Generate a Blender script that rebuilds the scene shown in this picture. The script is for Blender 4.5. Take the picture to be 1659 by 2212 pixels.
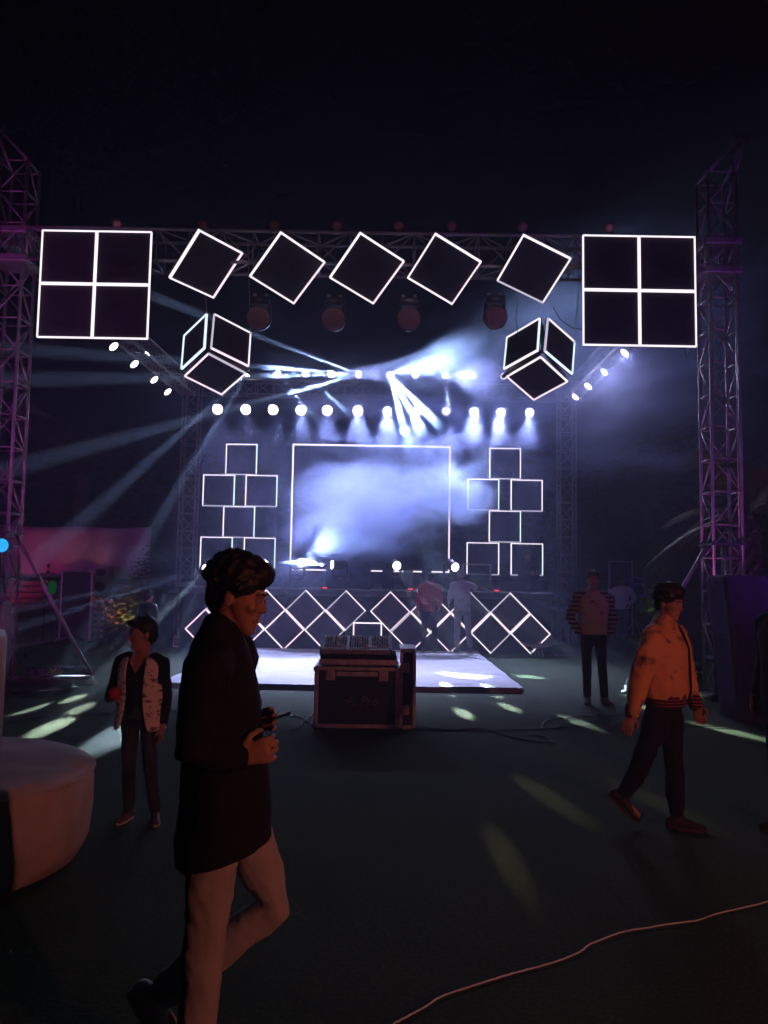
import bpy, bmesh, math, random
import numpy as np
from mathutils import Vector, Matrix, noise

for o in list(bpy.data.objects):
    bpy.data.objects.remove(o, do_unlink=True)
SC = bpy.context.scene
COL = SC.collection
R = math.radians
V = Vector

# ------------------------------------------------------------------ camera
# photo measured on a 1659 x 2212 grid; focal length 1726 of those pixels
FPX, CX, CY, HZ = 1726.0, 829.5, 1106.0, 1245.0
EYE = V((0, 0, 1.6))
PITCH, ROLL = math.atan((HZ - CY) / FPX), R(0.95)
_f = V((0, math.cos(PITCH), math.sin(PITCH)))
_r0, _u0 = V((1, 0, 0)), V((0, -math.sin(PITCH), math.cos(PITCH)))
_r = _r0 * math.cos(ROLL) + _u0 * math.sin(ROLL)
_u = -_r0 * math.sin(ROLL) + _u0 * math.cos(ROLL)
cam_data = bpy.data.cameras.new('camera')
cam = bpy.data.objects.new('camera', cam_data)
COL.objects.link(cam)
cam.matrix_world = Matrix(((_r.x, _u.x, -_f.x, EYE.x), (_r.y, _u.y, -_f.y, EYE.y), (_r.z, _u.z, -_f.z, EYE.z), (0, 0, 0, 1)))
cam_data.sensor_fit = 'VERTICAL'
cam_data.sensor_height = 24
cam_data.sensor_width = 18
cam_data.lens = 24 * FPX / 2212
cam_data.clip_start, cam_data.clip_end = 0.05, 500
SC.camera = cam


def P(x, y, d):
    """world point seen at photo grid (x, y) at distance d along the ground axis"""
    v = _f + _r * ((x - CX) / FPX) - _u * ((y - CY) / FPX)
    return EYE + v * (d / v.y)


def G(x, y, z=0.0):
    v = _f + _r * ((x - CX) / FPX) - _u * ((y - CY) / FPX)
    return EYE + v * ((z - EYE.z) / v.z)


# ------------------------------------------------------------------ night sky, exposure, sampling
world = bpy.data.worlds.new('World')
SC.world = world
world.use_nodes = True
wn = world.node_tree
bg = wn.nodes['Background']
sky = wn.nodes.new('ShaderNodeTexSky')
sky.sky_type = 'NISHITA'
sky.sun_disc = False
sky.sun_elevation = R(-6)
sky.sun_rotation = R(200)
hs = wn.nodes.new('ShaderNodeHueSaturation')
hs.inputs['Saturation'].default_value = 0.75
wn.links.new(sky.outputs[0], hs.inputs['Color'])
wn.links.new(hs.outputs[0], bg.inputs['Color'])
bg.inputs['Strength'].default_value = 0.001
SC.view_settings.view_transform = 'Standard'
SC.view_settings.look = 'None'
SC.view_settings.gamma = 1
SC.view_settings.exposure = 0
cy = SC.cycles
cy.use_denoising = True
cy.denoising_input_passes = 'RGB_ALBEDO'
cy.use_adaptive_sampling = True
cy.adaptive_threshold = 0.015
cy.adaptive_min_samples = 24
cy.max_bounces = 4
cy.diffuse_bounces = 2
cy.glossy_bounces = 2
cy.transmission_bounces = 2
cy.volume_bounces = 1
cy.transparent_max_bounces = 6
cy.sample_clamp_indirect = 4
cy.use_light_tree = True
cy.volume_step_rate = 1.0
cy.volume_max_steps = 64
cy.caustics_reflective = cy.caustics_refractive = False

# ------------------------------------------------------------------ light helpers
LIGHT_K = 1.0


def spot(parent, loc, target, power, deg, color, blend=0.25, radius=0.05, name='light'):
    ld = bpy.data.lights.new(name, 'SPOT')
    ld.energy = power * LIGHT_K
    ld.color = color
    ld.spot_size = R(deg)
    ld.spot_blend = blend
    ld.shadow_soft_size = radius
    o = bpy.data.objects.new(name, ld)
    COL.objects.link(o)
    q = (V(target) - V(loc)).to_track_quat('-Z', 'Y')
    m = Matrix.Translation(loc) @ q.to_matrix().to_4x4()
    if parent:
        o.parent = parent
        o.matrix_parent_inverse = Matrix.Identity(4)
        pm = parent.matrix_basis.copy()
        o.matrix_basis = pm.inverted() @ m
    else:
        o.matrix_basis = m
    return o


# ------------------------------------------------------------------ materials
MATS = {}


def pbr(name, col, rough=0.6, metal=0.0, var=0.25, scale=6.0, bump=0.0, bscale=40.0, spec=0.4, coat=0.0):
    if name in MATS:
        return MATS[name]
    m = bpy.data.materials.new(name)
    m.use_nodes = True
    nt = m.node_tree
    b = nt.nodes['Principled BSDF']
    b.inputs['Metallic'].default_value = metal
    b.inputs['Specular IOR Level'].default_value = spec
    b.inputs['Coat Weight'].default_value = coat
    tc = nt.nodes.new('ShaderNodeTexCoord')
    nz = nt.nodes.new('ShaderNodeTexNoise')
    nz.inputs['Scale'].default_value = scale
    nz.inputs['Detail'].default_value = 5
    nt.links.new(tc.outputs['Object'], nz.inputs['Vector'])
    cr = nt.nodes.new('ShaderNodeValToRGB')
    lo = [max(0, c * (1 - var)) for c in col]
    hi = [min(1, c * (1 + var)) for c in col]
    cr.color_ramp.elements[0].color = (*lo, 1)
    cr.color_ramp.elements[1].color = (*hi, 1)
    cr.color_ramp.elements[0].position = 0.3
    cr.color_ramp.elements[1].position = 0.7
    nt.links.new(nz.outputs['Fac'], cr.inputs[0])
    nt.links.new(cr.outputs[0], b.inputs['Base Color'])
    mr = nt.nodes.new('ShaderNodeMapRange')
    mr.inputs['To Min'].default_value = max(0.05, rough - 0.1)
    mr.inputs['To Max'].default_value = min(1, rough + 0.1)
    nt.links.new(nz.outputs['Fac'], mr.inputs['Value'])
    nt.links.new(mr.outputs[0], b.inputs['Roughness'])
    if bump > 0:
        n2 = nt.nodes.new('ShaderNodeTexNoise')
        n2.inputs['Scale'].default_value = bscale
        n2.inputs['Detail'].default_value = 4
        nt.links.new(tc.outputs['Object'], n2.inputs['Vector'])
        bp = nt.nodes.new('ShaderNodeBump')
        bp.inputs['Strength'].default_value = bump
        bp.inputs['Distance'].default_value = 0.01
        nt.links.new(n2.outputs['Fac'], bp.inputs['Height'])
        nt.links.new(bp.outputs[0], b.inputs['Normal'])
    MATS[name] = m
    return m


def emit(name, col, strength):
    if name in MATS:
        return MATS[name]
    m = bpy.data.materials.new(name)
    m.use_nodes = True
    nt = m.node_tree
    nt.nodes.remove(nt.nodes['Principled BSDF'])
    e = nt.nodes.new('ShaderNodeEmission')
    e.inputs['Color'].default_value = (*col, 1)
    e.inputs['Strength'].default_value = strength
    nt.links.new(e.outputs[0], nt.nodes['Material Output'].inputs['Surface'])
    MATS[name] = m
    return m


def two_tone(name, c1, c2, kind, scale=20.0, thr=0.5, soft=0.03, rough=0.8, axis=(1, 1, 1), bump=0.2, rot=(0, 0, 0)):
    """two colours of cloth or paint, split by a procedural pattern"""
    if name in MATS:
        return MATS[name]
    m = bpy.data.materials.new(name)
    m.use_nodes = True
    nt = m.node_tree
    b = nt.nodes['Principled BSDF']
    b.inputs['Roughness'].default_value = rough
    b.inputs['Specular IOR Level'].default_value = 0.25
    tc = nt.nodes.new('ShaderNodeTexCoord')
    mp = nt.nodes.new('ShaderNodeMapping')
    mp.inputs['Scale'].default_value = axis
    mp.inputs['Rotation'].default_value = rot
    nt.links.new(tc.outputs['Object'], mp.inputs['Vector'])
    if kind == 'stripe':
        t = nt.nodes.new('ShaderNodeTexWave')
        t.bands_direction = 'Z'
        t.inputs['Scale'].default_value = scale
        t.inputs['Distortion'].default_value = 0.6
        t.inputs['Detail'].default_value = 1
    else:
        t = nt.nodes.new('ShaderNodeTexNoise')
        t.inputs['Scale'].default_value = scale
        t.inputs['Detail'].default_value = 3 if kind == 'blotch' else 6
        t.inputs['Roughness'].default_value = 0.55 if kind == 'blotch' else 0.75
    nt.links.new(mp.outputs[0], t.inputs['Vector'])
    cr = nt.nodes.new('ShaderNodeValToRGB')
    cr.color_ramp.elements[0].color = (*c1, 1)
    cr.color_ramp.elements[1].color = (*c2, 1)
    cr.color_ramp.elements[0].position = thr - soft
    cr.color_ramp.elements[1].position = thr + soft
    nt.links.new(t.outputs['Fac'], cr.inputs[0])
    nt.links.new(cr.outputs[0], b.inputs['Base Color'])
    n2 = nt.nodes.new('ShaderNodeTexNoise')
    n2.inputs['Scale'].default_value = 60
    nt.links.new(tc.outputs['Object'], n2.inputs['Vector'])
    bp = nt.nodes.new('ShaderNodeBump')
    bp.inputs['Strength'].default_value = bump
    bp.inputs['Distance'].default_value = 0.008
    nt.links.new(n2.outputs['Fac'], bp.inputs['Height'])
    nt.links.new(bp.outputs[0], b.inputs['Normal'])
    MATS[name] = m
    return m


ALU = pbr('truss_aluminium', (0.30, 0.28, 0.30), 0.5, 0.6, 0.2, 12, 0.05, 90)
BLACKMETAL = pbr('black_metal', (0.025, 0.025, 0.028), 0.45, 0.3, 0.3, 20)
STEEL = pbr('worn_steel', (0.42, 0.40, 0.38), 0.4, 0.9, 0.25, 25)
BLACKCLOTH = pbr('black_cloth', (0.018, 0.018, 0.022), 0.95, 0, 0.35, 5, 0.3, 60, 0.15)
GAUZE = pbr('dark_stretch_fabric', (0.030, 0.027, 0.034), 0.9, 0, 0.3, 4, 0.2, 120, 0.2)
RUBBER = pbr('black_rubber', (0.015, 0.015, 0.015), 0.6, 0, 0.2, 30)
LED_W = emit('led_white', (1.0, 0.89, 1.0), 1.3)
LED_B = emit('led_cool_white', (0.72, 0.88, 1.0), 1.35)
LED_P = emit('led_pinkish_white', (1.0, 0.76, 0.92), 1.35)
LED_D = emit('led_dim_white', (0.80, 0.76, 0.95), 0.75)

# ------------------------------------------------------------------ mesh helpers


def frame_from(d, ref=V((0, 0, 1))):
    d = d.normalized()
    if abs(d.dot(ref)) > 0.98:
        ref = V((1, 0, 0))
    a = ref.cross(d).normalized()
    b = d.cross(a)
    return a, b, d


class MB:
    def __init__(self):
        self.v, self.f = [], []

    def add(self, vs, fs):
        n = len(self.v)
        self.v += [tuple(p) for p in vs]
        self.f += [tuple(i + n for i in f) for f in fs]
        return self

    def box(self, c, s, M=None):
        """box of full size s about c; M optional 3x3"""
        c = V(c)
        vs = []
        for k in range(8):
            p = V(((k & 1) - .5, ((k >> 1) & 1) - .5, (k >> 2) - .5))
            p = V((p.x * s[0], p.y * s[1], p.z * s[2]))
            vs.append(c + (M @ p if M else p))
        return self.add(vs, [(0, 2, 3, 1), (4, 5, 7, 6), (0, 1, 5, 4), (2, 6, 7, 3), (0, 4, 6, 2), (1, 3, 7, 5)])

    def bbox(self, c, s, b=0.01, M=None):
        """box with chamfered edges"""
        bm = bmesh.new()
        bmesh.ops.create_cube(bm, size=1)
        for v in bm.verts:
            v.co = V((v.co.x * s[0], v.co.y * s[1], v.co.z * s[2]))
        bmesh.ops.bevel(bm, geom=bm.edges[:], offset=b, segments=2, affect='EDGES', profile=0.5)
        bm.verts.index_update()
        vs = [V(c) + (M @ v.co if M else v.co) for v in bm.verts]
        fs = [[v.index for v in f.verts] for f in bm.faces]
        bm.free()
        return self.add(vs, fs)

    def tube(self, pts, r, n=8, caps=True):
        pts = [V(p) for p in pts]
        rs = r if isinstance(r, (list, tuple)) else [r] * len(pts)
        vs, fs = [], []
        pa = None
        for i, p in enumerate(pts):
            t = pts[min(i + 1, len(pts) - 1)] - pts[max(i - 1, 0)]
            if pa is None:
                a, b, t = frame_from(t)
            else:
                t = t.normalized()
                a = (pa - t * pa.dot(t)).normalized()
                b = t.cross(a)
            pa = a
            for k in range(n):
                an = 2 * math.pi * k / n
                vs.append(p + (a * math.cos(an) + b * math.sin(an)) * rs[i])
        for i in range(len(pts) - 1):
            for k in range(n):
                k2 = (k + 1) % n
                fs.append((i * n + k, i * n + k2, (i + 1) * n + k2, (i + 1) * n + k))
        if caps:
            fs.append(tuple(range(n - 1, -1, -1)))
            fs.append(tuple(range((len(pts) - 1) * n, len(pts) * n)))
        return self.add(vs, fs)

    def lathe(self, prof, c=(0, 0, 0), axis=V((0, 0, 1)), n=24):
        """prof: list of (radius, height along axis)"""
        a, b, d = frame_from(V(axis))
        c = V(c)
        vs, fs = [], []
        for (r, h) in prof:
            for k in range(n):
                an = 2 * math.pi * k / n
                vs.append(c + d * h + (a * math.cos(an) + b * math.sin(an)) * r)
        for i in range(len(prof) - 1):
            for k in range(n):
                k2 = (k + 1) % n
                fs.append((i * n + k, i * n + k2, (i + 1) * n + k2, (i + 1) * n + k))
        if prof[0][0] > 1e-5:
            fs.append(tuple(range(n - 1, -1, -1)))
        if prof[-1][0] > 1e-5:
            fs.append(tuple(range((len(prof) - 1) * n, len(prof) * n)))
        return self.add(vs, fs)

    def ell(self, c, r, M=None, n=14, m=9):
        vs, fs = [], []
        c = V(c)
        for i in range(m + 1):
            th = math.pi * i / m
            for k in range(n):
                ph = 2 * math.pi * k / n
                p = V((r[0] * math.sin(th) * math.cos(ph), r[1] * math.sin(th) * math.sin(ph), r[2] * math.cos(th)))
                vs.append(c + (M @ p if M else p))
        for i in range(m):
            for k in range(n):
                k2 = (k + 1) % n
                fs.append((i * n + k, (i + 1) * n + k, (i + 1) * n + k2, i * n + k2))
        return self.add(vs, fs)

    def chain(self, pts, rads, side=V((1, 0, 0)), n=16):
        """soft closed tube with elliptic rings and rounded ends"""
        pts = [V(p) for p in pts]
        rads = [(r, r) if not isinstance(r, (tuple, list)) else r for r in rads]
        L = []
        for i, p in enumerate(pts):
            t = (pts[min(i + 1, len(pts) - 1)] - pts[max(i - 1, 0)]).normalized()
            L.append((p, t, rads[i]))
        p, t, r = L[0]
        e = min(r)
        head = [(p - t * e * math.sin(q), t, (r[0] * math.cos(q), r[1] * math.cos(q))) for q in (1.45, 1.0, 0.5)]
        p, t, r = L[-1]
        e = min(r)
        tail = [(p + t * e * math.sin(q), t, (r[0] * math.cos(q), r[1] * math.cos(q))) for q in (0.5, 1.0, 1.45)]
        L = head + L + tail
        vs, fs = [], []
        for p, t, r in L:
            s = side - t * side.dot(t)
            if s.length < 0.05:
                s = V((0, 1, 0)) - t * t.y
            s.normalize()
            b = t.cross(s)
            for k in range(n):
                an = 2 * math.pi * k / n
                vs.append(p + s * (r[0] * math.cos(an)) + b * (r[1] * math.sin(an)))
        for i in range(len(L) - 1):
            for k in range(n):
                k2 = (k + 1) % n
                fs.append((i * n + k, i * n + k2, (i + 1) * n + k2, (i + 1) * n + k))
        fs.append(tuple(range(n - 1, -1, -1)))
        fs.append(tuple(range((len(L) - 1) * n, len(L) * n)))
        return self.add(vs, fs)

    def mesh(self, name, smooth=False):
        me = bpy.data.meshes.new(name)
        me.from_pydata(self.v, [], self.f)
        if smooth:
            me.polygons.foreach_set('use_smooth', [True] * len(me.polygons))
        me.update()
        return me

    def build(self, name, mat, parent=None, smooth=False):
        return obj(name, self.mesh(name, smooth), mat, parent)

    def remesh(self, name, mat, parent=None, voxel=0.012, smooth=4, wrinkle=0.0, wscale=9.0, seed=0, wz=0.5):
        me = self.mesh(name)
        o = bpy.data.objects.new('tmp', me)
        COL.objects.link(o)
        md = o.modifiers.new('r', 'REMESH')
        md.mode = 'VOXEL'
        md.voxel_size = voxel
        if smooth:
            sm = o.modifiers.new('s', 'SMOOTH')
            sm.factor = 0.5
            sm.iterations = smooth
        dg = bpy.context.evaluated_depsgraph_get()
        m2 = bpy.data.meshes.new_from_object(o.evaluated_get(dg))
        bpy.data.objects.remove(o, do_unlink=True)
        bpy.data.meshes.remove(me)
        m2.polygons.foreach_set('use_smooth', [True] * len(m2.polygons))
        if wrinkle > 0:
            nv = len(m2.vertices)
            co = np.empty(nv * 3)
            m2.vertices.foreach_get('co', co)
            co = co.reshape(-1, 3)
            no = np.empty(nv * 3)
            m2.vertices.foreach_get('normal', no)
            no = no.reshape(-1, 3)
            off = V((seed * 3.1, seed * 1.7, 0))
            d = np.array([noise.noise(V((p[0] * wscale, p[1] * wscale, p[2] * wscale * wz + p[0] * wscale * .6)) + off)
                          + 0.5 * noise.noise(V((p[0] * wscale * 2.3, p[1] * wscale * 2.3, p[2] * wscale * 2.6)) + off) for p in co])
            co += no * (d * wrinkle)[:, None]
            m2.vertices.foreach_set('co', co.ravel())
            m2.update()
        m2.name = name
        return obj(name, m2, mat, parent)


def obj(name, me, mat=None, parent=None):
    o = bpy.data.objects.new(name, me)
    COL.objects.link(o)
    if mat is not None and not me.materials:
        me.materials.append(mat)
    if parent is not None:
        o.parent = parent
    return o


def empty(name, label, cat, loc=(0, 0, 0), rz=0.0, group=None, M=None):
    o = bpy.data.objects.new(name, None)
    COL.objects.link(o)
    o.empty_display_size = 0.1
    if M is not None:
        o.matrix_basis = M
    else:
        o.location = loc
        o.rotation_euler = (0, 0, rz)
        o.matrix_basis = Matrix.Translation(loc) @ Matrix.Rotation(rz, 4, 'Z')
    tag(o, label, cat, group)
    return o


def tag(o, label=None, cat=None, group=None, kind=None):
    if label:
        o['label'] = label
    if cat:
        o['category'] = cat
    if group:
        o['group'] = group
    if kind:
        o['kind'] = kind
    return o


def link_copy(src, parent, M):
    c = src.copy()
    COL.objects.link(c)
    c.parent = parent
    c.matrix_basis = M
    return c


def basis(loc, x, y, z):
    return Matrix(((x.x, y.x, z.x, loc.x), (x.y, y.y, z.y, loc.y), (x.z, y.z, z.z, loc.z), (0, 0, 0, 1)))


#==SETTING==
# ------------------------------------------------------------------ ground
def turf_material():
    m = bpy.data.materials.new('artificial_turf')
    m.use_nodes = True
    nt = m.node_tree
    b = nt.nodes['Principled BSDF']
    b.inputs['Roughness'].default_value = 0.9
    b.inputs['Specular IOR Level'].default_value = 0.2
    tc = nt.nodes.new('ShaderNodeTexCoord')
    n1 = nt.nodes.new('ShaderNodeTexNoise')
    n1.inputs['Scale'].default_value = 0.7
    n1.inputs['Detail'].default_value = 6
    n2 = nt.nodes.new('ShaderNodeTexNoise')
    n2.inputs['Scale'].default_value = 48
    n2.inputs['Detail'].default_value = 3
    n2.inputs['Roughness'].default_value = 0.7
    for n in (n1, n2):
        nt.links.new(tc.outputs['Object'], n.inputs['Vector'])
    r1 = nt.nodes.new('ShaderNodeValToRGB')
    r1.color_ramp.elements[0].color = (0.022, 0.046, 0.009, 1)
    r1.color_ramp.elements[1].color = (0.048, 0.080, 0.016, 1)
    r1.color_ramp.elements[0].position = 0.3
    r1.color_ramp.elements[1].position = 0.7
    nt.links.new(n1.outputs['Fac'], r1.inputs[0])
    r2 = nt.nodes.new('ShaderNodeValToRGB')
    r2.color_ramp.elements[0].color = (0.45, 0.5, 0.4, 1)
    r2.color_ramp.elements[1].color = (1.3, 1.3, 1.2, 1)
    r2.color_ramp.elements[0].position = 0.35
    r2.color_ramp.elements[1].position = 0.68
    nt.links.new(n2.outputs['Fac'], r2.inputs[0])
    mx = nt.nodes.new('ShaderNodeMix')
    mx.data_type = 'RGBA'
    mx.blend_type = 'MULTIPLY'
    mx.inputs[0].default_value = 1
    nt.links.new(r1.outputs[0], mx.inputs[6])
    nt.links.new(r2.outputs[0], mx.inputs[7])
    nt.links.new(mx.outputs[2], b.inputs['Base Color'])
    bp = nt.nodes.new('ShaderNodeBump')
    bp.inputs['Strength'].default_value = 0.8
    bp.inputs['Distance'].default_value = 0.018
    nt.links.new(n2.outputs['Fac'], bp.inputs['Height'])
    nt.links.new(bp.outputs[0], b.inputs['Normal'])
    return m


gm = MB()
gm.add([(-120, -60, 0), (120, -60, 0), (120, 160, 0), (-120, 160, 0)], [(0, 1, 2, 3)])
ground = gm.build('ground', turf_material())
tag(ground, 'dark green artificial turf ground with scattered light patches', kind='structure')

# paved strip and kerb on the far side of the lawn
PAVE = pbr('grey_paving', (0.22, 0.2, 0.2), 0.85, 0, 0.3, 3, 0.3, 30)
o = MB().box((-13.0, 19.5, 0.005), (11.0, 7.0, 0.02)).build('path', PAVE)
tag(o, 'grey paved path beside the lawn behind the truss tower', kind='structure')
o = MB().bbox((-9.9, 16.2, 0.07), (5.2, 0.18, 0.14), 0.02).build('kerb', PAVE)
tag(o, 'pale concrete kerb edging the paved path', kind='structure')

# ------------------------------------------------------------------ truss rig
XL, XR, YF, YB = -5.38, 4.75, 11.2, 20.5
TW = 0.40


def tube_mesh(name, L, r, n=8):
    return MB().tube([(0, 0, 0), (0, 0, L)], r, n).mesh(name, True)


def truss(name, label, p0, p1, w=TW, bay=0.45, ref=V((0, 1, 0)), detail=True, chord_r=0.024, group='lighting truss around the stage'):
    p0, p1 = V(p0), V(p1)
    z = (p1 - p0).normalized()
    x = ref.cross(z).normalized()
    y = z.cross(x)
    L = (p1 - p0).length
    root = empty(name, label, 'truss', M=basis(p0, x, y, z), group=group)
    h = w / 2
    cm = tube_mesh('chord', L, chord_r, 10)
    corners = [V((-h, -h, 0)), V((h, -h, 0)), V((h, h, 0)), V((-h, h, 0))]
    for c in corners:
        o = obj('chord', cm, ALU, root)
        o.location = c
    n = max(2, round(L / bay))
    b = L / n
    if detail:
        rm = tube_mesh('brace', w, 0.013, 6)
        dm = tube_mesh('brace', math.hypot(w, b), 0.013, 6)
        rm.materials.append(ALU)
        dm.materials.append(ALU)
    bulk = MB()
    for f in range(4):
        a, c = corners[f], corners[(f + 1) % 4]
        for i in range(n + 1):
            q0, q1 = a + V((0, 0, i * b)), c + V((0, 0, i * b))
            segs = [(q0, q1, 0)]
            if i < n:
                if (i + f) % 2:
                    segs.append((q0, q1 + V((0, 0, b)), 1))
                else:
                    segs.append((q1, q0 + V((0, 0, b)), 1))
            for s0, s1, k in segs:
                if detail:
                    o = obj('brace', dm if k else rm, None, root)
                    o.matrix_basis = Matrix.Translation(s0) @ (s1 - s0).to_track_quat('Z', 'Y').to_matrix().to_4x4()
                else:
                    bulk.tube([s0, s1], 0.013, 5)
    if not detail:
        o = bulk.build('bracing', ALU, root, True)
        o['kind'] = 'stuff'
    return root


def tower_extras(root, X, Y, H, s):
    """head frame, sleeve block, base and outriggers; s=+1 outriggers point towards +x"""
    def put(mb, name, mat=ALU, smooth=True):
        # mb given in world coordinates -> into root space
        inv = root.matrix_basis.inverted()
        mb.v = [tuple(inv @ V(p)) for p in mb.v]
        return mb.build(name, mat, root, smooth)
    h = TW / 2
    for (a, b) in ((-1, -1), (1, -1), (1, 1), (-1, 1)):
        put(MB().tube([(X + a * h, Y + b * h, H), (X - s * .35 + a * .05, Y + b * .07, H + 0.55)], 0.022, 8), 'head_tube')
    put(MB().bbox((X - s * .35, Y, H + 0.56), (0.22, 0.26, 0.10), 0.015), 'pulley_block', BLACKMETAL, False)
    for zz in (6.0, 6.42):
        put(MB().bbox((X, Y, zz), (TW + .12, TW + .12, 0.10), 0.015), 'sleeve_plate', ALU, False)
    put(MB().tube([(X - s * .12, Y - h - .1, H + .4), (X - s * .1, Y - h - .12, 2.2)], 0.008, 6), 'hoist_chain', STEEL)
    put(MB().bbox((X, Y, 0.05), (0.62, 0.62, 0.08), 0.015), 'base_plate', BLACKMETAL, False)
    for (dx, dy) in ((s * 1.25, 0.35), (s * 0.35, -1.2), (-s * 0.55, 1.2)):
        put(MB().tube([(X + dx * .15, Y + dy * .15, 2.12), (X + dx, Y + dy, 0.12)], 0.026, 8), 'outrigger_tube')
        put(MB().tube([(X + dx * .15, Y + dy * .15, 0.10), (X + dx, Y + dy, 0.10)], 0.026, 8), 'outrigger_foot_beam')
        put(MB().lathe([(0.03, 0.1), (0.03, 0.03), (0.08, 0.025), (0.08, 0.0)], (X + dx, Y + dy, 0.004), n=12), 'foot_pad', STEEL)
    put(MB().box((X, Y, 2.12), (TW + .07, TW + .07, 0.03)), 'clamp_ring', BLACKMETAL, False)


for X, s, side in ((XL, 1, 'at the magenta side of the lawn'), (XR, -1, 'beside the purple draped box')):
    t = truss('truss_tower', 'tall aluminium box truss tower ' + side, (X, YF, 0.09), (X, YF, 7.45))
    tower_extras(t, X, YF, 7.45, s)
for X, side in ((XL + .35, 'behind the left square stack'), (XR - .05, 'behind the right square stack')):
    truss('truss_tower', 'far aluminium truss tower in haze ' + side, (X, YB, 0.0), (X, YB, 6.7), detail=False)
truss('truss_beam', 'front horizontal truss beam carrying the tilted light squares', (XL + .27, YF, 6.22), (XR - .27, YF, 6.22), w=0.46, ref=V((0, 0, 1)))
truss('truss_beam', 'rear horizontal truss beam carrying the rows of white lamps', (XL + .62, YB, 6.42), (XR - .3, YB, 6.42), w=0.36, ref=V((0, 0, 1)), detail=False)
truss('truss_beam', 'side truss beam with lamps running back from the magenta-lit tower', (XL + .02, YF + .3, 6.35), (XL + .3, YB - .25, 6.35), w=0.36, ref=V((0, 0, 1)), detail=True)
truss('truss_beam', 'side truss beam with lamps running back from the tower by the purple box', (XR - .02, YF + .3, 6.35), (XR - .05, YB - .25, 6.35), w=0.36, ref=V((0, 0, 1)), detail=False)

# ------------------------------------------------------------------ LED squares


def solve_depth(u, v):
    """2D edges of a square seen from the front -> depth components making them equal and square"""
    A = u[0] * v[0] + u[1] * v[1]
    B = (u[0] ** 2 + u[1] ** 2) - (v[0] ** 2 + v[1] ** 2)
    # ud*vd=-A ; ud^2-vd^2=-B
    ud2 = (-B + math.sqrt(B * B + 4 * A * A)) / 2
    ud = math.sqrt(max(ud2, 1e-9))
    vd = -A / ud if ud > 1e-4 else math.sqrt(max(B, 0))
    return ud, vd


def led_square_parts(parent, o, u, v, strip=0.036, depth=0.05, mats=(LED_W,) * 4, panel_mat=GAUZE, gap=None, name_panel='panel'):
    """panel with four light bars, coordinates in parent space; o corner, u, v edges; returns the panel"""
    n = u.cross(v).normalized()
    uu, vv = u.normalized(), v.normalized()
    lu, lv = u.length, v.length
    M = Matrix((uu, vv, n)).transposed()
    c = o + (u + v) / 2
    pan = MB().box(c + n * 0.012, (lu - strip * .6, lv - strip * .6, 0.018), M).build(name_panel, panel_mat, parent)
    h = strip / 2
    bars = [(o + u / 2 + vv * h, (lu, strip, depth)), (o + v + u / 2 - vv * h, (lu, strip, depth)),
            (o + v / 2 + uu * h, (strip, lv - 2 * strip - .004, depth * .98)), (o + u + v / 2 - uu * h, (strip, lv - 2 * strip - .004, depth * .98))]
    for k, (bc, bs) in enumerate(bars):
        if gap is not None and gap[0] == k:
            # a light bar broken by a dark joint
            ax = uu if k < 2 else vv
            L = lu if k < 2 else lv - 2 * strip
            t = gap[1]
            for a, b in ((0, t - .008), (t + .008, 1)):
                ln = (b - a) * L
                cc = bc + ax * (((a + b) / 2 - .5) * L)
                sz = (ln, strip, depth) if k < 2 else (strip, ln, depth * .98)
                MB().box(cc, sz, M).build('light_bar', mats[k], pan)
        else:
            MB().box(bc, bs, M).build('light_bar', mats[k], pan)
    # dark aluminium profile behind the bars
    fr = MB()
    for bc, bs in bars:
        fr.box(bc + n * (depth * .5 + .012), (bs[0] * 1.0, bs[1] * 1.0, 0.02), M)
    fr.build('back_profile', BLACKMETAL, pan)
    return pan


def fit_square(three, fourth, d, flip=1, centre=False):
    """corner (or centre) and edge vectors in the world of a square whose photo corners are known"""
    o, a, b = three
    ud = vd = 0.0
    do = d
    for _ in range(12):
        p0, pa, pb = P(*o, do), P(*a, do + ud), P(*b, do + vd)
        u, v = pa - p0, pb - p0
        uu, vv = solve_depth((u.x, u.z), (v.x, v.z))
        ud, vd = .5 * ud + .5 * uu * flip, .5 * vd + .5 * vv * flip
        if centre:
            do = d - (ud + vd) / 2
    p0 = P(*o, do)
    u, v = P(*a, do + ud) - p0, P(*b, do + vd) - p0
    s_ = (u.length + v.length) / 2
    c = p0 + (u + v) / 2 if centre else p0
    un = u.normalized()
    vn = (v - un * v.dot(un)).normalized()
    return c, un * s_, vn * s_


def led_thing(name, label, corners, d, mats, strip=0.036, depth=0.05, group=None, flip=1):
    """a free square whose four photo corners (tl, tr, br, bl going round) are known"""
    tl, tr, br, bl = corners
    c, u, v = fit_square((tl, tr, bl), br, d, flip, centre=True)
    root = empty(name, label, 'light square', M=Matrix.Translation(c), group=group)
    if u.cross(v).y < 0:
        u, v = v, u
    led_square_parts(root, -(u + v) / 2, u, v, strip, depth, mats, gap=(1, 0.35) if 'first' in label else None)
    return root


DF = YF - 0.42   # plane of the squares hung in front of the front truss
def hanger(parent, p, ztop=6.3):
    p = V(p)
    inv = parent.matrix_basis.inverted()
    MB().tube([inv @ p, inv @ V((p.x, YF - .2, ztop))], 0.006, 6).build('hanging_wire', STEEL, parent)


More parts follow.
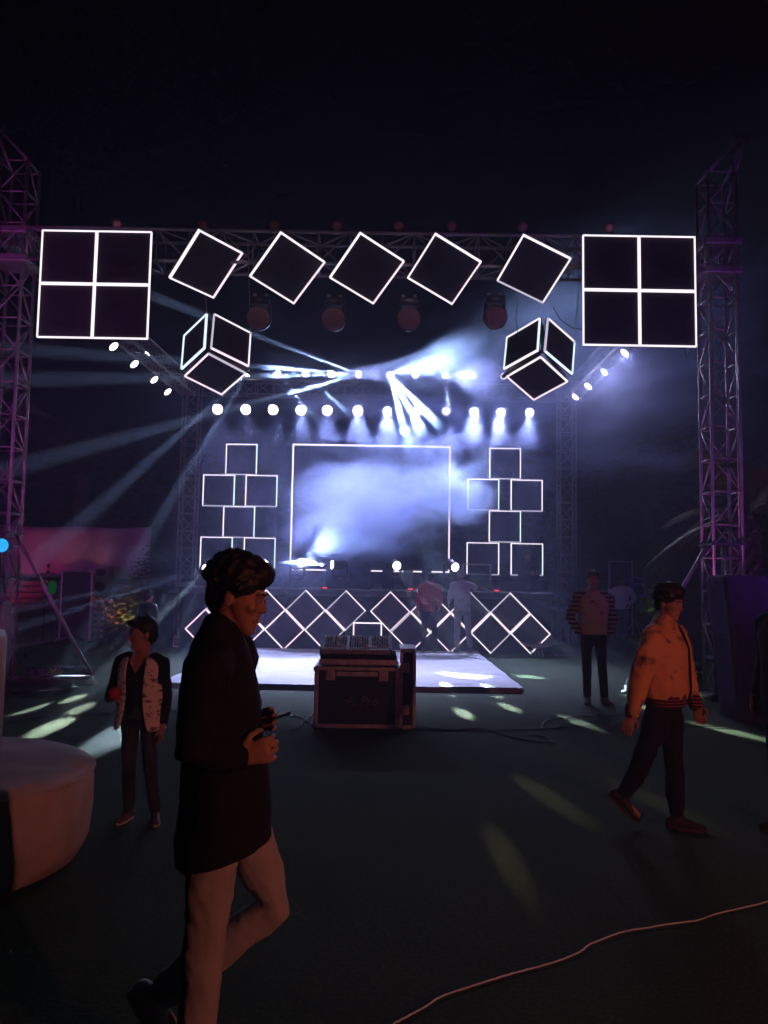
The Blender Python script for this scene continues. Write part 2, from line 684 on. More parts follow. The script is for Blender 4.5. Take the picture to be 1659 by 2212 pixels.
TILT = [(((430, 496), (524, 546), (472, 655), (365, 600)), 'first tilted light square from the magenta tower, leaning least'),
        (((607, 501), (703, 566), (633, 660), (538, 596)), 'second tilted light square from the magenta tower'),
        (((778, 502), (874, 564), (808, 660), (711, 599)), 'middle one of five tilted light squares hanging from the front truss'),
        (((940, 504), (1041, 566), (977, 661), (879, 599)), 'fourth tilted light square from the magenta tower, in thin haze'),
        (((1130, 506), (1234, 558), (1177, 662), (1073, 606)), 'last tilted light square, hanging in blue haze above the cube')]
for i, (cs, lab) in enumerate(TILT):
    ms = (LED_W, LED_W, LED_W, LED_P) if i != 4 else (LED_W, LED_D, LED_W, LED_W)
    t = led_thing('light_square', lab, cs, DF, ms, 0.0165, 0.05, 'tilted light squares hung along the front truss', flip=1)
    hanger(t, P(cs[0][0], cs[0][1], DF + .06))
for tl, tr, br, bl, lab in (((92, 497), (328, 500), (321, 734), (79, 730), 'two by two window of glowing white squares beside the magenta truss tower'),
                            ((1257, 511), (1502, 511), (1506, 747), (1259, 747), 'two by two window of glowing white squares hanging in the haze')):
    cpt = (P(*tl, DF) + P(*tr, DF) + P(*br, DF) + P(*bl, DF)) / 4
    root = empty('light_square_window', lab, 'light squares', M=Matrix.Translation(cpt), group='four-square light windows at the truss ends')
    S = ((P(*tr, DF) - P(*tl, DF)).length + (P(*bl, DF) - P(*tl, DF)).length) / 4
    for i in range(2):
        for j in range(2):
            g = 0.006
            led_square_parts(root, V((-S + i * (S + g / 2), 0, S - j * (S + g / 2))), V((S - g, 0, 0)), V((0, 0, -(S - g))), 0.0135, 0.05,
                             (LED_W, LED_W, LED_W, LED_W))
    for sx in (-.6, .6):
        hanger(root, cpt + V((sx, 0.05, S)))
CUBES = [('three-panel light cube hanging beneath the first tilted square', 11.3, [((447, 678), (442, 752), (392, 798), (400, 728)), ((462, 678), (541, 722), (537, 792), (455, 752)), ((450, 763), (532, 806), (477, 853), (398, 812))], [(LED_B, LED_B, LED_B, LED_B), (LED_D, LED_W, LED_P, LED_W), (LED_D, LED_P, LED_P, LED_W)]),
         ('three-panel light cube hanging in the bright blue haze', 11.3, [((1167, 687), (1162, 757), (1088, 798), (1094, 730)), ((1183, 687), (1241, 741), (1236, 809), (1176, 758)), ((1168, 770), (1227, 824), (1153, 862), (1094, 813))], [(LED_W, LED_W, LED_B, LED_B), (LED_D, LED_B, LED_B, LED_W), (LED_W, LED_P, LED_W, LED_P)])]
for lab, d, pans, ms in CUBES:
    allp = [p for q in pans for p in q]
    c = P(sum(p[0] for p in allp) / 12, sum(p[1] for p in allp) / 12, d)
    root = empty('light_cube', lab, 'light cube', M=Matrix.Translation(c), group='light cubes hung below the truss')
    for k, q in enumerate(pans):
        # vertex nearest the cube's front corner is the nearest to the viewer; edges recede from it
        near = {0: 1, 1: 3, 2: 0}[k]
        o_, u, v = fit_square((q[near], q[(near + 1) % 4], q[(near - 1) % 4]), None, d - .28, 1)
        a = o_ - c
        if u.cross(v).y < 0:
            u, v = v, u
        led_square_parts(root, a, u, v, 0.013, 0.035, ms[k], gap=(2, .4) if k != 1 else None)
    fr = MB()   # inner carrier of the cube: three ribs with cable-tied wadding
    J = P(*((450, 757) if c.x < 0 else (1169, 764)), d) - c + V((0, -0.2, 0))
    for q in ((455, 680), (392, 805), (537, 800)) if c.x < 0 else ((1175, 690), (1090, 806), (1232, 816)):
        e = P(q[0], q[1], d) - c + V((0, 0.22, 0))
        fr.tube([J, e], 0.03, 6)
        for t in range(1, 6):
            m_ = J.lerp(e, t / 6)
            fr.ell(m_ + V((0, -.02, 0)), (0.035, 0.03, 0.045 + .01 * (t % 2)), n=8, m=5)
    fr.build('carrier', pbr('grey_wadding', (0.16, 0.16, 0.17), 0.9), root, True)
    for q in ((447, 678), (541, 722)) if c.x < 0 else ((1167, 687), (1241, 741)):
        hanger(root, P(q[0], q[1], d + .15))

# six-square stacks on either side of the stage
DS = 19.3
STK = [(('top square of the stack nearer the walking man', 487, 556, 959, 1026), ('second-row outer square of the stack nearer the walking man', 438, 507, 1025, 1094), ('second-row inner square of the stack nearer the walking man', 530, 599, 1026, 1095),
        ('single third-row square of the stack nearer the walking man', 482, 550, 1093, 1162), ('bottom outer square of the stack nearer the walking man', 432, 502, 1160, 1229), ('bottom inner square of the stack behind the walking man\'s hair', 527, 594, 1161, 1230)),
       (('top square of the stack above the stage people', 1057, 1125, 967, 1036), ('second-row inner square of the stack above the stage people', 1010, 1078, 1034, 1103), ('second-row outer square of the stack above the stage people', 1103, 1172, 1036, 1105),
        ('single third-row square of the stack above the stage people', 1056, 1125, 1103, 1172), ('bottom inner square of the stack above the stage people', 1008, 1078, 1172, 1242), ('bottom outer square of the stack above the crouching person', 1103, 1173, 1174, 1243))]
for g, grp in enumerate(STK):
    for k, (lab, x0, x1, y0, y1) in enumerate(grp):
        d = DS + (0.02 if k in (0, 3) else 0.0)
        c = P((x0 + x1) / 2, (y0 + y1) / 2, d)
        s = ((x1 - x0) + (y1 - y0)) / 2 * d / FPX
        root = empty('light_square', 'white-edged ' + lab, 'light square', M=Matrix.Translation(c), group='stacked light squares beside the stage screen')
        ms = (LED_W, LED_D, LED_W, LED_B) if g == 0 else (LED_W, LED_D, LED_W, LED_B if k % 2 else LED_W)
        led_square_parts(root, V((-s / 2, 0, s / 2)), V((s, 0, 0)), V((0, 0, -s)), 0.022, 0.05, ms, gap=(0, 0.6) if k in (3, 5) else None)

# big open screen frame
DSC = 19.6
tl, tr, br, bl = P(631, 960, DSC), P(972, 963, DSC), P(971, 1236, DSC), P(628, 1233, DSC)
c = (tl + tr + br + bl) / 4
root = empty('screen_frame', 'large open rectangular light frame standing in smoke on the stage', 'light frame', M=Matrix.Translation(c))
w, h, b = (tr - tl).length, (tl - bl).length, 0.032
for nm, cc, sz, m in (('light_bar', (0, 0, h / 2 - b / 2), (w, .06, b), LED_W), ('light_bar', (0, 0, -h / 2 + b / 2), (w, .06, b), LED_W),
                      ('light_bar', (-w / 2 + b / 2, 0, 0), (b, .058, h - 2 * b - .004), LED_W), ('light_bar', (w / 2 - b / 2, 0, 0), (b, .058, h - 2 * b - .004), LED_P)):
    MB().box(cc, sz).build(nm, m, root)
for sx in (-1, 1):
    MB().tube([(sx * w / 2, 0.08, h / 2), (sx * w / 2, 0.08, -c.z + 1.33)], 0.025, 8).build('upright_pole', BLACKMETAL, root, True)

# ------------------------------------------------------------------ stage
SY0, SY1, SZ = 17.12, 21.2, 1.30
stage = empty('stage', 'black skirted stage deck behind the glowing diamond lattice', 'stage', (-.35, SY0, 0))
MB().bbox((0, 2.0, SZ - .06), (8.0, 4.0, 0.12), 0.015).build('deck', pbr('stage_deck', (0.03, 0.028, 0.03), .6, 0, .3, 3), stage)
MB().box((0, 0.06, SZ / 2 - .06), (7.9, 0.02, SZ - .14)).build('front_skirt', BLACKCLOTH, stage)
for sx in (-1, 1):
    MB().box((sx * 3.96, 2.05, SZ / 2 - .06), (0.02, 3.8, SZ - .14)).build('side_skirt', BLACKCLOTH, stage)
for x in (-3.9, -1.95, 0, 1.95, 3.9):
    for y in (.2, 3.8):
        MB().tube([(x * .99, y, 0), (x * .99, y, SZ - .12)], .025, 8).build('deck_leg', STEEL, stage)
for sx, X in ((0, P(517, 1235, DS).x), (1, P(1090, 1243, DS).x)):
    rr = empty('riser', 'low black riser under the stack ' + ('nearer the walking man' if sx == 0 else 'above the stage people'), 'riser', (X, DS, SZ))
    MB().bbox((0, 0, 0.13), (1.95, 0.7, 0.24), .01).build('riser_top', BLACKCLOTH, rr)
    MB().box((0, -.352, 0.125), (1.85, 0.008, 0.18)).build('riser_front', BLACKMETAL, rr)

# diamond lattices along the stage front
DL = SY0 - 0.10
for lab, ups, lows, yo in (('lattice of glowing diamonds across the stage front on the smoke machine side', (488, 574, 660, 747), (443, 528, 614, 701), (1316, 1359)),
                           ('lattice of glowing diamonds across the stage front behind the two people', (843, 930, 1016, 1102), (887, 973, 1060, 1146), (1321, 1366))):
    xs = list(ups) + list(lows)
    c = P(sum(xs) / 8, (yo[0] + yo[1]) / 2, DL)
    root = empty('diamond_lattice', lab, 'light lattice', M=Matrix.Translation(c), group='diamond lattices on the stage front')
    hd = 43.3 * DL / FPX
    for r_, row in enumerate((ups, lows)):
        for k, x in enumerate(row):
            cc = P(x, yo[r_] + (x - xs[0]) * 0.010, DL + r_ * .012) - c
            ms = random.Random(k * 7 + r_ * 3 + int(x)).choices([LED_W, LED_P, LED_D], [5, 3, 1.2], k=4)
            led_square_parts(root, cc + V((0, 0, hd)), V((hd, 0, -hd)), V((-hd, 0, -hd)), 0.021, 0.045 + .002 * r_, ms,
                             panel_mat=pbr('plum_stretch_fabric', (0.06, 0.045, 0.06), .9, 0, .3, 4, .2, 100, .2))
c = P(793.5, 1376, DL - .12)
root = empty('light_square', 'upright glowing square between the lattices, just behind the sound desk', 'light square', M=Matrix.Translation(c))
s = 61.5 * DL / FPX
led_square_parts(root, V((-s / 2, 0, s / 2)), V((s, 0, 0)), V((0, 0, -s)), 0.026, 0.05, (LED_W, LED_W, LED_P, LED_W))
MB().box((0, .06, -c.z / 2 - s / 4), (s * .8, .05, max(.05, c.z - s / 2))).build('foot', BLACKMETAL, root)

# white dance platform
pl = empty('dance_platform', 'low platform covered with white cloth in front of the stage', 'platform', (0, 0, 0))
A, B = G(350, 1484), G(1131, 1499)
py0 = (A.y + B.y) / 2
X0, X1, py1, pz = A.x, B.x, 16.75, 0.075
CLOTH = pbr('white_platform_cloth', (0.62, 0.60, 0.66), .85, 0, .12, 2.0, .25, 8)
nx, ny = 44, 48
vs, fs = [], []
for j in range(ny + 1):
    for i in range(nx + 1):
        x = X0 + (X1 - X0) * i / nx
        y = py0 + (py1 - py0) * j / ny
        z = pz + 0.012 * noise.noise(V((x * 1.1, y * 2.0, 3.3))) + 0.006 * noise.noise(V((x * 4, y * 5, 1)))
        if i in (11, 22, 33):
            z -= 0.012
        if j in (16, 32):
            z -= 0.010
        vs.append((x, y, z))
for j in range(ny):
    for i in range(nx):
        a = j * (nx + 1) + i
        fs.append((a, a + 1, a + nx + 2, a + nx + 1))
MB().add(vs, fs).build('top_cloth', CLOTH, pl, True)
SKIRT = pbr('plum_skirt', (0.24, 0.11, 0.17), .9, 0, .3, 6, .3, 20)
sk = MB()
vs, fs = [], []
for i in range(81):
    x = X0 + (X1 - X0) * i / 80
    yy = py0 - 0.006 + 0.012 * noise.noise(V((x * 3, 0, 9)))
    vs += [(x, yy, pz - .004 + 0.012 * noise.noise(V((x * 1.1, py0 * 2.0, 3.3)))), (x, yy - .02, 0.003)]
for i in range(80):
    fs.append((2 * i, 2 * i + 1, 2 * i + 3, 2 * i + 2))
MB().add(vs, fs).build('skirt', SKIRT, pl, True)
for x in (X0, X1):
    MB().box((x, (py0 + py1) / 2, pz / 2 - .01), (.02, py1 - py0 - .02, pz - .03)).build('side_skirt', SKIRT, pl)

# ------------------------------------------------------------------ stage lamps
LENS_WASH = emit('wash_lens', (0.95, 0.93, 1.0), 14)
LENS_BEAM = emit('beam_lens', (0.88, 0.95, 1.0), 18)
LENS_DIM = emit('dim_lens', (0.9, 0.9, 1.0), 2.0)
LENS_PAR = emit('par_lens', (1.0, 0.92, 1.0), 6)
LENS_OFF = pbr('unlit_lens', (0.34, 0.16, 0.15), 0.35, 0, .25, 30, .1, 60)
CANBODY = pbr('black_can', (0.03, 0.03, 0.033), .4, .4, .3, 20)


def par_can(label, loc, aim, r, lens, group, yoke_to=None, length=0.2, extra=None):
    """round can lamp: body along its aim, lens, yoke bracket; loc = lens centre"""
    loc = V(loc)
    d = (V(aim) - loc).normalized()
    root = empty('can_lamp', label, 'lamp', M=Matrix.Translation(loc), group=group)
    MB().lathe([(r * .55, -length), (r * .9, -length * .75), (r * 1.0, -length * .5), (r * 1.04, 0.0), (r * 1.12, .004), (r * 1.12, .02), (r * .98, .02), (r * .97, -.01)], (0, 0, 0), d, 20).build('can_body', CANBODY, root, True)
    MB().lathe([(0.0, 0.012), (r * .5, .010), (r * .965, .001)], (0, 0, 0), d, 20).build('lens', lens, root, True)
    a, b, _ = frame_from(d)
    if yoke_to is not None:
        yz = V(yoke_to) - loc
        m_ = -d * length * .4
        for s in (-1, 1):
            MB().tube([m_ + a * (s * r * 1.12), m_ + a * (s * r * 1.12) + V((0, 0, yz.z * .7)), m_ + yz * .97 + a * (s * .02)], .008, 6).build('yoke_arm', BLACKMETAL, root, True)
        MB().bbox(m_ + V((0, 0, yz.z)), (.05, .05, .07), .008).build('clamp', STEEL, root)
    return root


def moving_head(label, loc, aim, lens, group=None, hang=False, r=0.085, s=1.0, name='moving_head_lamp', lens_full=False):
    """base, yoke arms and a swivelling head; loc = centre of the head's lens"""
    loc = V(loc)
    d = (V(aim) - loc).normalized()
    piv = loc - d * 0.20 * s
    zs = 1 if hang else -1
    root = empty(name, label, 'stage light', M=Matrix.Translation(piv), group=group)
    bz = zs * 0.30 * s
    MB().bbox((0, 0, bz), (0.34 * s, 0.30 * s, 0.13 * s), 0.02 * s).build('base', CANBODY, root)
    MB().box((0, -.152 * s, bz), (0.12 * s, 0.004, 0.05 * s)).build('display', pbr('lamp_display', (.10, .11, .13), .2), root)
    for q in (-1, 1):
        MB().bbox((q * .16 * s, 0, bz * .47), (.055 * s, .12 * s, .33 * s), .015 * s).build('yoke_arm', CANBODY, root)
    hd = MB()
    if lens_full:
        hd.lathe([(r * .5, -.16 * s), (r * .85, -.12 * s), (r * .98, 0), (r * 1.02, .1 * s), (r * 1.04, .205 * s), (r * 1.0, .207 * s)], (0, 0, 0), d, 28)
    else:
      hd.lathe([(r * .75, -.17 * s), (r * 1.2, -.14 * s), (r * 1.35, -.02 * s), (r * 1.25, .1 * s), (r * 1.12, .17 * s), (r * 1.12, .205 * s), (r * 1.0, .205 * s)], (0, 0, 0), d, 20)
    hb = hd.build('head', CANBODY, root, True)
    MB().lathe([(0, .226 * s), (r * .6, .222 * s), (r, .209 * s)], (0, 0, 0), d, 20).build('lens', lens, hb, True)
    if hang:
        for q in (-.1, .1):
            MB().bbox((q * s, 0, bz + .1 * s), (.05, .06, .1 * s), .01).build('clamp', STEEL, root)
    return root


COOL = (0.72, 0.84, 1.0)
BEAM_AIR, BEAM_GROUND = 380.0, 36.0
# row of wash lamps under the rear truss
WX = [470, 531, 590, 650, 707, 773, 837, 903, 963, 1024, 1082, 1144]
ORD = ['first', 'second', 'third', 'fourth', 'fifth', 'sixth', 'seventh', 'eighth', 'ninth', 'tenth', 'eleventh', 'last']
for i, x in enumerate(WX):
    y = 884 + (x - 470) * 0.0105
    L = P(x, y, YB - .25)
    aim = V((L.x * 0.55, 3.0, 1.0))
    floor_aim = V((L.x * 0.6, 14.5, 0.0))
    rr = 0.128 if i < 6 else 0.105
    t = par_can(ORD[i] + ' bright white lamp of the long row under the rear truss', L, aim, rr, LENS_WASH, 'row of white lamps under the rear truss', (L.x, YB - .18, 6.2))
    dd = (aim - L).normalized()
    df = (floor_aim - L).normalized()
    spot(t, L + dd * .06, aim, 110, 50, (0.45, 0.50, 1.0), 0.8, 0.08)
    spot(t, L + df * .08, floor_aim, 2600, 40, (0.50, 0.55, 1.0), 0.9, 0.08)

# moving heads standing on the rear truss
TOPH = [(535, 'beaming down towards the walking man'), (600, 'second from the cube'), (660, 'third from the cube'), (716, 'next to the brightest beam head'), (775, 'throwing beams back across the row'),
        (843, 'throwing three beams down into the smoke'), (897, 'just past the three-beam head'), (962, 'half lost in smoke'), (1023, 'dim, deep in smoke'), (1088, 'dim, touching the hazy cube')]
TH = {}
for i, (x, lab) in enumerate(TOPH):
    y = 806 + (x - 535) * 0.012
    L = P(x, y, YB - .2)
    aims = {535: P(160, 1160, 12), 775: P(200, 720, 15), 843: P(960, 1000, 18.0)}
    aim = aims.get(x, V((L.x * .7, 4, 3.5)))
    lens = LENS_DIM if x in (1023, 1088) else LENS_BEAM
    sc_ = .8 if x in (660, 600, 897, 962) else 1.0
    TH[x] = moving_head('moving head lamp on the rear truss, ' + lab, L, aim, lens, 'moving heads on the rear truss', False, r=0.085 * sc_, s=.8)


def beams(root, L, targets, power, deg, color, blend=.7):
    for t in targets:
        L, t = V(L), V(t)
        d = (t - L).normalized()
        spot(root, L + d * .06, t, power * (BEAM_GROUND if abs(t.z) < .15 else BEAM_AIR), deg, color, blend, .03, 'beam')


def LH(x):
    return P(x, 806 + (x - 535) * 0.012, YB - .2)


BEAMC = (0.60, 0.80, 1.0)
beams(TH[535], LH(535), [P(150, 1150, 13), P(340, 1130, 14.5)], 170, 2.4, BEAMC)
beams(TH[600], LH(600), [P(760, 1000, 17.5)], 260, 2.4, BEAMC)
beams(TH[660], LH(660), [P(800, 940, 17.5)], 120, 2.4, BEAMC)
beams(TH[775], LH(775), [P(330, 640, 16.5), P(330, 775, 16.5), P(390, 815, 17), P(420, 905, 17)], 520, 2.8, BEAMC)
beams(TH[775], LH(775), [P(1100, 700, 17)], 90, 5, BEAMC)
beams(TH[843], LH(843), [P(893, 1010, 17.2), P(945, 990, 17.2), P(1010, 985, 17.2)], 340, 5.4, BEAMC)
beams(TH[843], LH(843), [P(1120, 715, 17.3)], 13, 34, BEAMC, .95)
beams(TH[962], LH(962), [P(985, 1100, 17.5)], 30, 4, (.9, .85, 1.0))

beams(TH[897], LH(897), [P(1180, 720, 16)], 1.5, 42, (.62, .68, 1.0), .95)  # this and the next two: wide spots added to brighten the smoke bank
beams(TH[962], LH(962), [P(1330, 850, 15.5)], 3.5, 46, (.62, .66, 1.0), .95)
beams(TH[716], LH(716), [P(1380, 790, 15.8)], 9, 22, (.62, .66, 1.0), .95)
# lamps along the side trusses
for xs, lab in ((((245, 748), (290, 786), (333, 820), (362, 846)), 'can lamp under the side truss behind the four-square window by the magenta tower'),
                (((1350, 762), (1306, 803), (1271, 834), (1243, 857)), 'can lamp under the hazy side truss by the light cube')):
    for k, (x, y) in enumerate(xs):
        Xs = XL + .12 if x < 800 else XR - .05
        d = Xs / ((x - CX) / FPX) * 1.0
        L = P(x, y, d)
        aim = V((-.3, L.y - 2.0, 1.0))
        l2 = lab.replace('can lamp', ['nearest', 'second', 'third', 'farthest'][k] + ' lit can lamp')
        dim = x > 1300
        t = par_can(l2, L, aim, 0.105, LENS_DIM if dim else LENS_PAR, 'lamps along the side trusses', (L.x, L.y, 6.2), .22)
        dd = (aim - L).normalized()
        if x > 800:
            aim = P(1330, 930, L.y - 3.0)
            dd = (aim - L).normalized()
        spot(t, L + dd * .08, aim, 60 if x < 800 else 110, 30 if x < 800 else 75, (.72, .70, 1.0), .7, .06)

# can lamps standing on the front truss, lenses unlit
for k, x in enumerate((253, 437, 592, 727, 861, 976, 1129, 1316)):
    y = 485 + (x - 253) * .006
    L = P(x, y, YF - .22)
    par_can('unlit round can lamp on top of the front truss, ' + ORD[k].replace('eighth', 'last') + ' from the magenta tower', L, (L.x * .9, 0, 1.5), 0.074, LENS_OFF, 'unlit lamps on top of the front truss', (L.x, YF - .1, 6.46), .16)
# four big wash heads hanging unlit behind the squares
LENS_OFF2 = pbr('unlit_wash_lens', (0.24, 0.13, 0.14), 0.5, 0, .2, 60, .3, 90)
for k, (x, y) in enumerate(((558, 687), (720, 689), (883, 689), (1070, 685))):
    L = P(x, y, YF + .1)
    moving_head('unlit round wash head hanging below the front truss, ' + ['first', 'second', 'third', 'last'][k] + ' from the magenta tower', L, (L.x * .8 - .3, 0, 3.0), LENS_OFF2, 'unlit wash heads under the front truss', True, r=0.17, s=.85, name='wash_head_lamp', lens_full=True)

# floor moving heads on the stage
DFH = 17.55
FH = {}
for x, y, aim, lens, lab in ((446, 1228, G(120, 1540), LENS_BEAM, 'behind the walking man\'s head'), (572, 1220, G(1180, 1740), LENS_BEAM, 'beside the walking man\'s hair'),
                             (650, 1216, P(700, 1195, 16.5), LENS_BEAM, 'with the blinding flare'), (718, 1220, P(660, 1216, 17.3), LENS_BEAM, 'just past the blinding flare'),
                             (857, 1222, G(1580, 1600), LENS_BEAM, 'beaming over the person in red'), (983, 1225, G(1480, 1500), LENS_BEAM, 'above the person in white')):
    L = P(x, y, DFH)
    FH[x] = moving_head('moving head lamp on the stage edge, ' + lab, L, aim, lens, 'moving heads on the stage edge', False, r=.09, s=.95)
YEL = (1.0, 0.90, 0.42)
GRN = (0.80, 1.0, 0.84)
beams(FH[446], P(446, 1228, DFH), [G(115, 1568)], 900, 1.8, GRN)
beams(FH[446], P(446, 1228, DFH), [G(175, 1531), G(160, 1509), G(60, 1488), G(215, 1476), G(330, 1512), G(70, 1530)], 420, 1.5, GRN)
beams(FH[446], P(446, 1228, DFH), [P(120, 1330, 13.0), P(120, 1300, 14.0)], 140, 1.6, BEAMC)
beams(FH[718], P(718, 1220, DFH), [G(1190, 1722), G(1420, 1730)], 150, 1.3, YEL, .9)
beams(FH[857], P(857, 1222, DFH), [G(1095, 1855)], 45, 1.0, YEL, 1.0)
beams(FH[572], P(572, 1220, DFH), [P(480, 1330, 13)], 60, 3, BEAMC)
beams(FH[650], P(650, 1216, DFH), [P(830, 1090, 17.95)], 8, 66, (.50, .62, 1.0), .9)
beams(FH[718], P(718, 1220, DFH), [P(600, 1214, 17.5)], 900, 7, BEAMC)
beams(FH[857], P(857, 1222, DFH), [G(1585, 1582)], 900, 1.7, GRN)
beams(FH[857], P(857, 1222, DFH), [G(1050, 1478, .1), G(960, 1474, .1), G(1000, 1540), G(1100, 1528), G(1250, 1560)], 420, 1.5, GRN)
beams(FH[983], P(983, 1225, DFH), [G(1480, 1500), G(1590, 1480), G(1400, 1530)], 420, 1.7, GRN)
#==OBJECTS==
# ------------------------------------------------------------------ sound desk on flight case
CASEBLK = pbr('case_laminate', (0.010, 0.009, 0.009), .5, 0, .3, 30, .15, 150)
CASEALU = pbr('case_aluminium_edge', (0.48, 0.44, 0.42), .42, .75, .3, 15, .1, 60)
cL, cR = G(677, 1572), G(861, 1572)
cw = (cR - cL).x
case = empty('flight_case', 'black flight case with metal edges and faded lettering under the sound desk', 'flight case', ((cL.x + cR.x) / 2, cL.y, 0))
ch, cd = 0.64, 0.62
MB().box((0, cd / 2, ch / 2), (cw - .03, cd - .03, ch - .03)).build('body', CASEBLK, case)
for sx in (-1, 1):
    for yy in (0.012, cd - .012):
        MB().bbox((sx * (cw / 2 - .02), yy, ch / 2), (.045, .03, ch - .09), .006).build('edge_strip', CASEALU, case)
for zz in (0.022, ch - .02):
    for yy in (0.010, cd - .010):
        MB().bbox((0, yy, zz), (cw - .09, .028, .042), .006).build('edge_strip', CASEALU, case)
    for sx in (-1, 1):
        MB().bbox((sx * (cw / 2 - .012), cd / 2, zz), (.028, cd - .09, .042), .006).build('edge_strip', CASEALU, case)
for sx in (-1, 1):
    for zz in (.03, ch - .03):
        MB().ell((sx * (cw / 2 - .02), .012, zz), (.036, .03, .036), n=12, m=8).build('ball_corner', STEEL, case, True)
    cl = MB().bbox((sx * .28, -.006, ch - .09), (.10, .02, .11), .008).build('latch_dish', CASEALU, case)
    MB().bbox((sx * .28, -.02, ch - .09), (.05, .012, .05), .006).build('butterfly_latch', STEEL, cl)
MB().bbox((0, -.004, ch - .075), (.44, .018, .05), .006).build('lid_seam_strip', CASEALU, case)
hb = MB().bbox((0, .006, ch - .03), (.38, .012, .035), .004).build('handle_recess', BLACKMETAL, case)
# lid tray rim the desk sits in
MB().bbox((.01, cd / 2 + .01, ch + .045), (cw - .06, cd - .02, .07), .012).build('tray_rim', CASEALU, case)
MB().bbox((.01, cd / 2 - .01, ch + .10), (cw - .09, cd - .05, .045), .01).build('tray_padding', BLACKCLOTH, case)
fc = bpy.data.curves.new('lettering', 'FONT')
fc.body = 'A. Pro'
fc.size = 0.135
fc.shear = 0.3
fc.extrude = 0.001
fc.align_x = 'CENTER'
tmp = bpy.data.objects.new('tmp', fc)
COL.objects.link(tmp)
me = bpy.data.meshes.new_from_object(tmp.evaluated_get(bpy.context.evaluated_depsgraph_get()))
bpy.data.objects.remove(tmp, do_unlink=True)
lt = obj('lettering', me, pbr('faded_print', (0.13, 0.11, 0.10), .8, 0, .6, 60), case)
lt.rotation_euler = (R(90), 0, 0)
lt.location = (0.05, -.0025 + .015, .24)

mx = empty('mixing_desk', 'grey sound mixing desk with rows of knobs on the flight case', 'mixing desk', (case.location.x - .02, case.location.y + .02, ch + .125))
DESK = pbr('desk_grey', (0.34, 0.34, 0.37), .5, .2, .25, 25)
tilt = Matrix.Rotation(R(14), 3, 'X')
dw, dd_ = cw - .16, .50
MB().bbox((0, dd_ / 2 + .02, .085), (dw, dd_, .05), .008, tilt).build('panel', DESK, mx)
MB().box((0, dd_ / 2 + .03, .03), (dw - .03, dd_ - .06, .055)).build('chassis', BLACKMETAL, mx)
for sx in (-1, 1):
    MB().bbox((sx * (dw / 2 + .008), dd_ / 2 + .02, .075), (.018, dd_, .10), .005, tilt).build('side_cheek', BLACKMETAL, mx)
KN = pbr('knob_dark', (.03, .03, .035), .5)
KNL = pbr('knob_pale', (.45, .42, .45), .5)
KNR = pbr('knob_red', (.45, .06, .05), .5)
km = MB().lathe([(.0085, 0), (.0085, .012), (.006, .017), (0, .017)], n=8).mesh('knob', True)
fm = MB().bbox((0, 0, .006), (.009, .018, .012), .002).mesh('fader')
nrm = tilt @ V((0, 0, 1))
nk = 0
pO = V((0, dd_ / 2 + .02, .085)) + nrm * .0255
rk = random.Random(4)
meshes = {}
for mi, mm in enumerate((KN, KNL, KNR)):
    a_ = km.copy()
    a_.materials.append(mm)
    meshes[mi] = a_
fm.materials.append(KNL)
for j in range(9):
    for i in range(26):
        if i == 9 or i == 18:
            continue
        if j < 2 and i > 18:
            continue
        x = -dw / 2 + .035 + i * (dw - .07) / 25
        y = -dd_ / 2 + .05 + j * .048
        q = pO + tilt @ V((x, y, 0))
        if j == 0:
            o = obj('fader', fm, None, mx)
        else:
            o = obj('knob', meshes[rk.choices([0, 1, 2], [6, 2, 1])[0]], None, mx)
        o.matrix_basis = Matrix.Translation(q) @ tilt.to_4x4()
MB().box(pO + tilt @ V((.17, -.13, .002)), (.12, .07, .004), tilt).build('screen', pbr('desk_label', (.55, .55, .6), .4), mx)

# upright lid leaning at the case's side
lid = empty('narrow_flight_case', 'narrow flight case standing upright beside the sound desk', 'flight case', (G(878, 1572).x + .005, cL.y, 0))
lw, lh, ld_ = 0.17, 0.84, .55
MB().box((0, ld_ / 2, lh / 2), (lw - .03, ld_ - .02, lh - .03)).build('body', CASEBLK, lid)
for sx in (-1, 1):
    MB().bbox((sx * (lw / 2 - .016), .008, lh / 2), (.034, .026, lh - .07), .005).build('edge_strip', CASEALU, lid)
for zz in (.02, lh - .02):
    MB().bbox((0, .007, zz), (lw - .07, .025, .04), .005).build('edge_strip', CASEALU, lid)
    MB().bbox((0, ld_ / 2, zz + (.012 if zz > .5 else 0)), (lw, ld_, .016), .004).build('end_plate', CASEALU, lid)
for zz in (.2, .64):
    MB().bbox((-.02, -.004, zz), (.07, .018, .10), .006).build('latch_dish', CASEALU, lid)

# ------------------------------------------------------------------ round settee
LEATH = pbr('white_leatherette', (0.48, 0.40, 0.38), .55, 0, .18, 5, .6, 16)
st = empty('round_settee', 'round white leatherette settee with a central column at the frame edge', 'settee', (-2.42, 4.42, 0))
r = 0.83
MB().lathe([(0, .02), (r - .16, .02), (r - .06, .05), (r - .015, .14), (r, .28), (r, .44), (r - .012, .50), (r - .035, .53), (r - .075, .545), (r - .2, .548), (.3, .548)], n=72).build('seat', LEATH, st, True)
MB().lathe([(r - .004, .492), (r + .008, .50), (r - .002, .510)], n=72).build('piping', LEATH, st, True)
MB().lathe([(.335, .54), (.335, 1.22), (.32, 1.26), (.26, 1.285), (0, 1.287)], n=48).build('central_column', LEATH, st, True)

